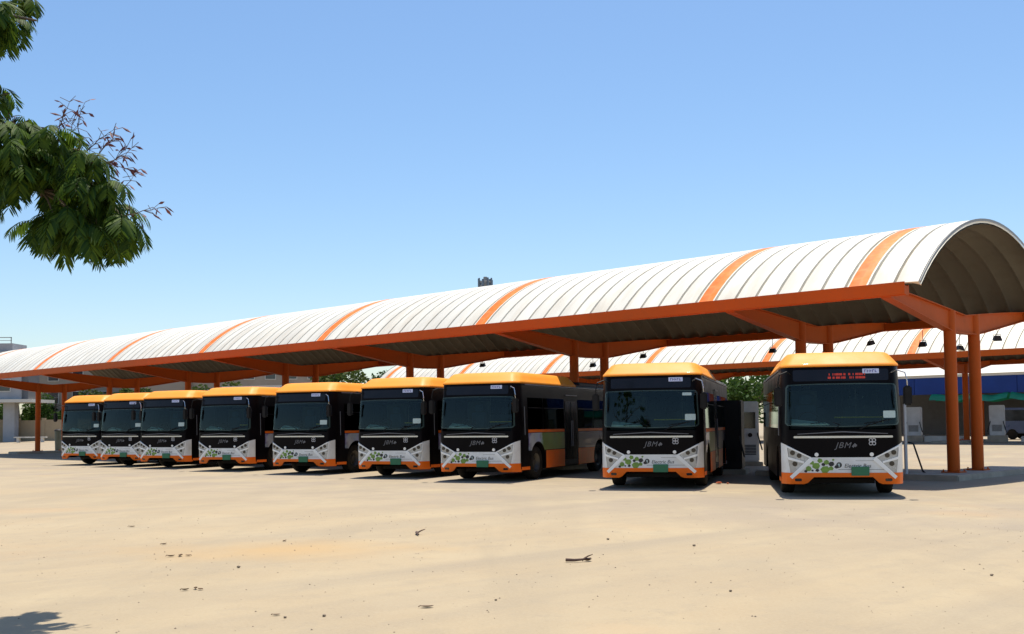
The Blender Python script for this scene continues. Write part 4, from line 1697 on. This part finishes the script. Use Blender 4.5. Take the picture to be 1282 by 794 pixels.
TR = [(-14.5, 92, 6.7, 3.0, 'leaf_a', 'bushy olive green tree rising over the fifth and sixth buses under the shelter'),
      (-11.2, 97, 6.6, 2.6, 'leaf_b', 'darker green tree right of the olive tree over the sixth bus'),
      (-18.6, 99, 5.6, 2.3, 'leaf_b', 'small green tree whose top shows over the fifth bus'),
      (-57.5, 126, 6.6, 3.0, 'leaf_b', 'green tree behind the boundary wall, just right of the grey building'),
      (-53.0, 125, 6.2, 2.8, 'leaf_b', 'bushy tree behind the boundary wall, around the shelter end column'),
      (-48.8, 126, 6.8, 3.0, 'leaf_a', 'dark tree behind the boundary wall, left of the leftmost bus'),
      (-64.0, 131, 7.5, 3.4, 'leaf_b', 'tree seen between the pillars under the grey building'),
      (-69.0, 132, 7.5, 3.4, 'leaf_a', 'tree at the very left edge, under the grey building'),
      (-36.5, 103, 6.2, 2.6, 'leaf_a', 'olive tree showing above the roof of the leftmost bus'),
      (-33.5, 99, 5.0, 2.6, 'leaf_b', 'dark green bushy tree behind the leftmost bus'),
      (-28.0, 104, 6.4, 2.5, 'leaf_a', 'olive tree showing above the third and fourth buses'),
      (15.5, 88, 6.0, 3.2, 'leaf_b', 'dense green tree behind the gap right of the second bus from the right'),
      (20.0, 90, 6.3, 3.3, 'leaf_b', 'dense green tree behind the white charger, left of the nearest bus'),
      (11.0, 92, 6.2, 3.0, 'leaf_a', 'green tree hidden mostly behind the second bus from the right'),
      (25.0, 98, 7.2, 3.4, 'leaf_a', 'olive green tree behind the nearest bus roof'),
      (38.0, 106, 8.6, 3.6, 'leaf_a', 'olive tree rising over the white roof edge of the blue canopy, near the columns'),
      (46.0, 101, 8.8, 3.6, 'leaf_a', 'olive tree rising over the blue canopy at the right edge'),
      (31.5, 109, 8.4, 3.4, 'leaf_a', 'olive tree above the left end of the blue canopy')]
for i, (x, y, h, sp, m, lb) in enumerate(TR):
    tree(x, y, h, sp, M[m], lb, 40 + i, n_leaf=170, size=0.24)


# ------------------------------------------------------------------ near tree whose branches hang in at the upper left
def near_tree():
    rr = random.Random(21)
    root = tag(empty('near_tree', (-7.6, 11.2, 0)), 'feathery leaved tree at the left whose drooping branches hang into the sky', 'tree')
    off = Vector((-7.6, 11.2, 0))

    def L(x, y, z):
        return Vector((x, y, z)) - off
    b = MB()
    b.tube([L(-7.6, 11.2, -0.2), L(-7.55, 11.2, 1.5), L(-7.3, 11.1, 3.0), L(-7.0, 11.0, 4.4), L(-6.9, 11.0, 6.2)], [0.26, 0.21, 0.18, 0.14, 0.07], 12)
    b.build('trunk', M['bark'], root, smooth=True)
    limbs = [([(-7.2, 11.1, 3.4), (-6.2, 10.8, 4.1), (-5.2, 10.4, 4.3), (-4.4, 10.1, 4.05), (-3.75, 9.95, 3.70), (-3.45, 9.9, 3.42)], 0.085, 0.010),
             ([(-5.2, 10.4, 4.3), (-4.5, 10.3, 4.28), (-4.0, 10.2, 4.12), (-3.7, 10.1, 3.95)], 0.03, 0.007),
             ([(-4.9, 10.3, 4.25), (-4.4, 10.0, 3.85), (-3.95, 9.8, 3.55)], 0.028, 0.007),
             ([(-7.0, 11.0, 4.4), (-6.0, 10.5, 5.3), (-5.1, 10.2, 5.65), (-4.5, 10.1, 5.50)], 0.07, 0.010),
             ([(-5.9, 10.6, 4.2), (-5.3, 10.2, 3.9), (-4.85, 10.0, 3.8)], 0.028, 0.008),
             ([(-5.6, 10.5, 4.3), (-5.1, 10.2, 4.75), (-4.75, 10.1, 4.80)], 0.026, 0.008),
             ([(-7.2, 11.1, 3.4), (-7.9, 12.2, 4.6), (-8.6, 13.0, 5.2)], 0.09, 0.03),
             ([(-6.9, 11.0, 6.0), (-6.4, 11.4, 6.8), (-6.2, 11.6, 7.2)], 0.06, 0.02)]
    for pts, r0, r1 in limbs:
        b = MB()
        n = len(pts)
        b.tube([L(*p) for p in pts], [r0 + (r1 - r0) * i / (n - 1) for i in range(n)], 8)
        b.build('branch', M['bark'], root, smooth=True)
    # fronds: bipinnate, drooping
    vs, fs = [], []

    def frond(base, yaw, length, droop, roll):
        K = 12
        p = Vector(base)
        pitch = rr.uniform(-0.5, 0.45)
        pts, dirs = [], []
        for k in range(K + 1):
            d = Vector((cos(yaw) * cos(pitch), sin(yaw) * cos(pitch), sin(pitch)))
            pts.append(p.copy())
            dirs.append(d)
            p = p + d * (length / K)
            pitch -= droop / K
        for k in range(1, K + 1):
            d = dirs[k]
            side = d.cross(Vector((0, 0, 1)))
            if side.length < 1e-3:
                side = Vector((1, 0, 0))
            side.normalize()
            nrm = side.cross(d)
            side = (side * cos(roll) + nrm * sin(roll))
            pl = length * 0.36 * (0.55 + 0.75 * sin(pi * min(1, k / K * 0.92 + 0.06)))
            for s in (-1, 1):
                pd = (d * 0.55 + side * s * 0.83 - Vector((0, 0, 1)) * rr.uniform(0.05, 0.40)).normalized()
                wv = pd.cross(nrm)
                wv.normalize()
                wd = pl * rr.uniform(0.075, 0.11)
                sag = rr.uniform(0.15, 0.5) * pl
                o = len(vs)
                for q, wf in ((0.04, 0.25), (0.25, 0.9), (0.5, 1.0), (0.75, 0.8), (1.0, 0.08)):
                    c = pts[k] + pd * (pl * q) - Vector((0, 0, 1)) * (sag * q * q)
                    jt = rr.uniform(0.8, 1.2)
                    vs.extend([tuple(c - wv * wd * wf * jt - Vector((0, 0, 1)) * wd * 0.35 * wf), tuple(c), tuple(c + wv * wd * wf * jt - Vector((0, 0, 1)) * wd * 0.35 * wf)])
                for q in range(4):
                    fs.append((o + q * 3, o + q * 3 + 1, o + q * 3 + 4, o + q * 3 + 3))
                    fs.append((o + q * 3 + 1, o + q * 3 + 2, o + q * 3 + 5, o + q * 3 + 4))
    tips = [(-4.67, 9.79, 4.43, 9), (-4.6, 10.18, 4.56, 10), (-4.18, 9.72, 4.31, 9), (-4.45, 9.62, 4.18, 11), (-4.26, 10.33, 4.36, 9), (-3.84, 9.78, 4.09, 11), (-4.33, 9.89, 4.12, 9), (-4.93, 10.26, 4.16, 10), (-3.71, 9.77, 3.88, 9), (-4.19, 10.26, 4.02, 10), (-4.39, 10.24, 3.94, 9), (-4.44, 9.73, 3.95, 10), (-3.95, 10.1, 3.76, 11), (-3.86, 10.37, 3.73, 10), (-3.98, 9.67, 3.59, 11), (-3.57, 9.87, 3.53, 10), (-3.87, 10.0, 3.52, 9), (-4.18, 9.8, 3.55, 10), (-3.87, 9.67, 3.39, 11), (-4.46, 10.27, 3.55, 9), (-3.85, 10.33, 3.49, 11), (-4.85, 10.16, 3.95, 10), (-4.32, 10.28, 4.13, 11), (-3.89, 9.76, 3.85, 10), (-4.7, 10.08, 4.16, 10), (-4.43, 9.96, 4.27, 9), (-4.77, 9.95, 5.6, 9), (-4.78, 10.21, 5.57, 9), (-5.01, 10.11, 5.56, 9), (-4.82, 10.07, 4.83, 6), (-4.96, 10.04, 4.68, 9), (-4.92, 9.97, 4.21, 9), (-5.16, 10.3, 3.9, 9), (-5.0, 9.9, 4.11, 9)]
    for k in range(26):
        tips.append((rr.uniform(-8.4, -5.6), rr.uniform(10.2, 12.6), rr.uniform(4.6, 7.3), 9))
    for (x, y, z, n) in tips:
        a0 = rr.uniform(0, 6.3)
        for i in range(n):
            q = Vector((rr.uniform(-.05, .05), rr.uniform(-.05, .05), rr.uniform(-.05, .05)))
            frond(L(x, y, z) + q, a0 + 2 * pi * i / n + rr.uniform(-.25, .25), rr.uniform(0.24, 0.40), rr.uniform(1.3, 2.4), rr.uniform(-0.5, 0.5))
        if x > -5.2:
            b = MB()
            o = min(((-6.2, 10.8, 4.1), (-5.2, 10.4, 4.3), (-4.4, 10.1, 4.05), (-3.9, 9.95, 3.80), (-4.4, 10.0, 3.85), (-5.1, 10.2, 5.65), (-5.3, 10.2, 3.9)), key=lambda c: (c[0] - x + 0.25) ** 2 + (c[1] - y) ** 2 + (c[2] - z) ** 2)
            b.tube([L(*o), (L(*o) + L(x, y, z)) * 0.5 + Vector((0, 0, 0.04)), L(x, y, z)], [0.014, 0.010, 0.006], 6)
            b.build('twig', M['bark'], root, smooth=True)
    me = bpy.data.meshes.new('crown')
    me.from_pydata(vs, [], fs)
    me.update()
    o = link('crown', me, M['frond'], root)
    o['kind'] = 'stuff'
    # bare twigs with dry pods
    b = MB()
    pv = MB()

    def sprig(p, d, n, ln):
        p = Vector(p)
        d = Vector(d).normalized()
        pts = [p.copy()]
        for k in range(n):
            d = (d + Vector((rr.uniform(-.35, .35), rr.uniform(-.3, .3), rr.uniform(-.3, .3)))).normalized()
            p = p + d * ln
            pts.append(p.copy())
            for m in range(3):
                if rr.random() < 0.9:
                    dd = (d * 0.5 + Vector((rr.uniform(-1, 1), rr.uniform(-.6, .6), rr.uniform(-.8, .9)))).normalized()
                    q = p + dd * rr.uniform(0.04, 0.11)
                    b.tube([p, q], 0.0028, 4)
                    if rr.random() < 0.75:
                        e = (dd + Vector((0, 0, -rr.uniform(.2, 1.3)))).normalized()
                        w = e.cross(Vector((rr.uniform(-1, 1), 1, rr.uniform(-1, 1)))).normalized() * rr.uniform(0.008, 0.015)
                        l = rr.uniform(0.055, 0.105)
                        t = w.cross(e).normalized() * 0.003
                        pv.loft([[q + t * 0.4, q + w * 0.3, q - t * 0.4, q - w * 0.3], [q + e * l * .5 + t, q + e * l * .5 + w, q + e * l * .5 - t, q + e * l * .5 - w], [q + e * l + t * .2, q + e * l + w * .1, q + e * l - t * .2, q + e * l - w * .1]])
        b.tube(pts, [0.007 * (1 - 0.75 * i / n) for i in range(n + 1)], 5)
    for st, d, n, ln in (((-4.35, 10.1, 4.15), (0.1, -0.1, 1), 6, 0.075), ((-4.25, 10.1, 4.2), (0.55, -0.1, 1), 6, 0.085), ((-4.15, 10.1, 4.15), (0.9, -0.1, 0.75), 7, 0.085), ((-4.0, 10.1, 4.1), (0.8, -0.2, 0.8), 6, 0.08),
                         ((-3.95, 10.1, 4.05), (1, 0, 0.45), 5, 0.08), ((-4.5, 10.1, 4.25), (0.0, 0, 1), 5, 0.075), ((-3.75, 10.0, 3.75), (1, 0, 0.55), 5, 0.07), ((-3.6, 9.95, 3.58), (1, -0.1, 0.35), 5, 0.07), ((-4.1, 10.1, 4.2), (0.3, -0.1, 1), 6, 0.085), ((-4.1, 10.1, 4.15), (0.7, -0.1, 0.9), 7, 0.085), ((-3.95, 10.1, 4.05), (0.9, 0.1, 0.6), 6, 0.075), ((-4.3, 10.0, 4.2), (0.4, 0, 0.8), 7, 0.08)):
        sprig(L(*st), d, n, ln)
    b.build('bare_twigs', M['twig'], root, fix=False)
    pods = pv.build('seed_pods', M['pod'], root, fix=False)
    pods['kind'] = 'stuff'


near_tree()


# ------------------------------------------------------------------ litter on the yard
def dry_leaf(x, y, l, rz, label, curl=0.3):
    b = MB()
    l *= 0.72
    curl *= 0.7
    K = 6
    rows = []
    for k in range(K + 1):
        t = k / K
        w = l * 0.24 * sin(pi * min(1, t * 0.96 + 0.03)) + 0.004
        z = 0.008 + curl * l * (t - 0.5) ** 2
        rows.append([((t - 0.5) * l, -w, z + curl * w * 0.9), ((t - 0.5) * l, 0, z), ((t - 0.5) * l, w, z + curl * w * 0.6)])
    b.loft(rows, closed=False, caps=False)
    low = [[(p[0], p[1], p[2] - 0.004) for p in r] for r in rows]
    b.loft(low, closed=False, caps=False)
    b.tube([(-0.5 * l, 0, 0.01 + curl * l * .25), (-0.68 * l, 0.02 * l, 0.006)], 0.004, 5)
    o = b.build('dry_leaf', M['dryleaf'], None, fix=False, loc=(x, y, 0.004))
    o.rotation_euler = (0, 0, rz)
    return tag(o, label, 'leaf', 'dry leaves on the yard')


def stick(pts, r, label, name='twig'):
    c = Vector(pts[0])
    b = MB()
    n = len(pts)
    P = [Vector(p) - c for p in pts]
    b.tube(P, [r * (1 - 0.5 * i / (n - 1)) for i in range(n)], 7)
    k = P[n // 2]
    b.tube([k, k + Vector((0.06, 0.05, 0.03)), k + Vector((0.12, 0.06, 0.05))], [r * .6, r * .45, r * .2], 5)
    o = b.build(name, M['twig'], None, smooth=True, loc=c)
    return tag(o, label, 'twig', 'dry twigs on the yard')


stick([(0.60, 12.6, 0.03), (0.70, 12.58, 0.028), (0.80, 12.63, 0.03), (0.90, 12.72, 0.03)], 0.020, 'dark broken stick lying on the sand in front of the buses')
dry_leaf(0.86, 12.66, 0.16, 0.6, 'curled brown leaf beside the dark broken stick', 0.9)
dry_leaf(-0.77, 9.6, 0.16, 0.1, 'long brown leaf at the lower middle of the yard, near the camera', 0.4)
stick([(-1.44, 16.1, 0.02), (-1.42, 15.9, 0.03), (-1.38, 15.75, 0.025)], 0.022, 'short bent twig lying alone in front of the sixth bus')
for x, y, l, rz, c, lb in ((-4.28, 13.55, .13, .2, .7, 'curled leaf in the leaf heap at left centre of the yard, left one'), (-4.17, 13.58, .14, 1.7, .8, 'curled leaf in the leaf heap at left centre of the yard, middle one'), (-4.08, 13.6, .10, 2.9, .5, 'curled leaf in the leaf heap at left centre of the yard, right one'),
                           (-3.25, 10.74, .10, .4, .8, 'crisp brown leaf in the near left cluster, left one'), (-3.17, 10.82, .09, 1.9, .9, 'crisp brown leaf in the near left cluster, middle one'), (-3.11, 10.77, .08, 2.6, .6, 'crisp brown leaf in the near left cluster, right one'),
                           (-4.82, 14.96, .12, .9, .6, 'small brown leaf left of the leaf heap, a little behind it'), (-6.21, 17.65, .14, .2, .5, 'brown leaf far left on the swept concrete'), (-3.21, 15.21, .11, 1.3, .6, 'small brown leaf behind the leaf heap, towards the buses'),
                           (-2.03, 9.28, .09, .2, .3, 'flat brown leaf next to the dark stones near the camera')):
    dry_leaf(x, y, l, rz, lb, c)


def rock(x, y, r, label, m='stone', seed=0, name='stone', group='loose stones on the yard', cat='stone'):
    rr = random.Random(seed)
    bm = bmesh.new()
    bmesh.ops.create_icosphere(bm, subdivisions=2, radius=r)
    for v in bm.verts:
        v.co *= rr.uniform(0.82, 1.15)
        v.co.z *= 0.6
        v.co *= 0.7
    me = bpy.data.meshes.new(name)
    bm.to_mesh(me)
    bm.free()
    o = link(name, me, M[m], None, (x, y, r * 0.45))
    return tag(o, label, cat, group)


rock(-1.61, 9.21, 0.024, 'dark pebble near the lower edge, left of the long brown leaf', seed=1)
rock(-1.93, 9.16, 0.020, 'dark pebble just left of another pebble by the flat brown leaf', seed=2)
rock(-3.15, 12.43, 0.030, 'small stone right of the leaf heap', seed=3)
rock(-0.17, 9.95, 0.018, 'small stone right of the long brown leaf near the camera', seed=4)
rock(2.34, 14.1, 0.03, 'small stone on the right of the dark stick, further back', seed=5)
rock(2.05, 10.32, 0.022, 'small stone on the near right of the yard', seed=6)
rock(4.91, 11.18, 0.026, 'small stone near the right edge of the yard', seed=7)
rock(1.3, 14.98, 0.03, 'small stone beyond the dark stick', seed=8)
rr = rock(5.3, 27.9, 0.095, 'piece of broken red brick on the ground between the two rightmost buses', 'brick_red', 9, 'brick_rubble', None, 'brick')
rr.scale = (1.3, 0.8, 0.8)
rr2 = rock(5.55, 28.0, 0.05, 'small crumb of red brick right of the larger broken piece', 'brick_red', 10, 'brick_rubble', None, 'brick')

# fine grit strewn over the near yard: far too many to count
rr = random.Random(77)
b = MB()
for i in range(1500):
    x = rr.uniform(-9, 9)
    y = rr.uniform(6.5, 20)
    if abs(x) > y * 0.52:
        continue
    r = rr.choice((0.004, 0.005, 0.006, 0.008, 0.012)) * rr.uniform(0.7, 1.2)
    a = rr.uniform(0, 6)
    p = [(x + r * cos(a + k * 2.1), y + r * sin(a + k * 2.1), 0.0005) for k in range(3)]
    b.add(p + [(x, y, r * 0.8)], [(0, 1, 3), (1, 2, 3), (2, 0, 3)])
g = b.build('grit', M['stone'], None)
tag(g, 'fine grit strewn over the sandy near yard', kind='stuff')
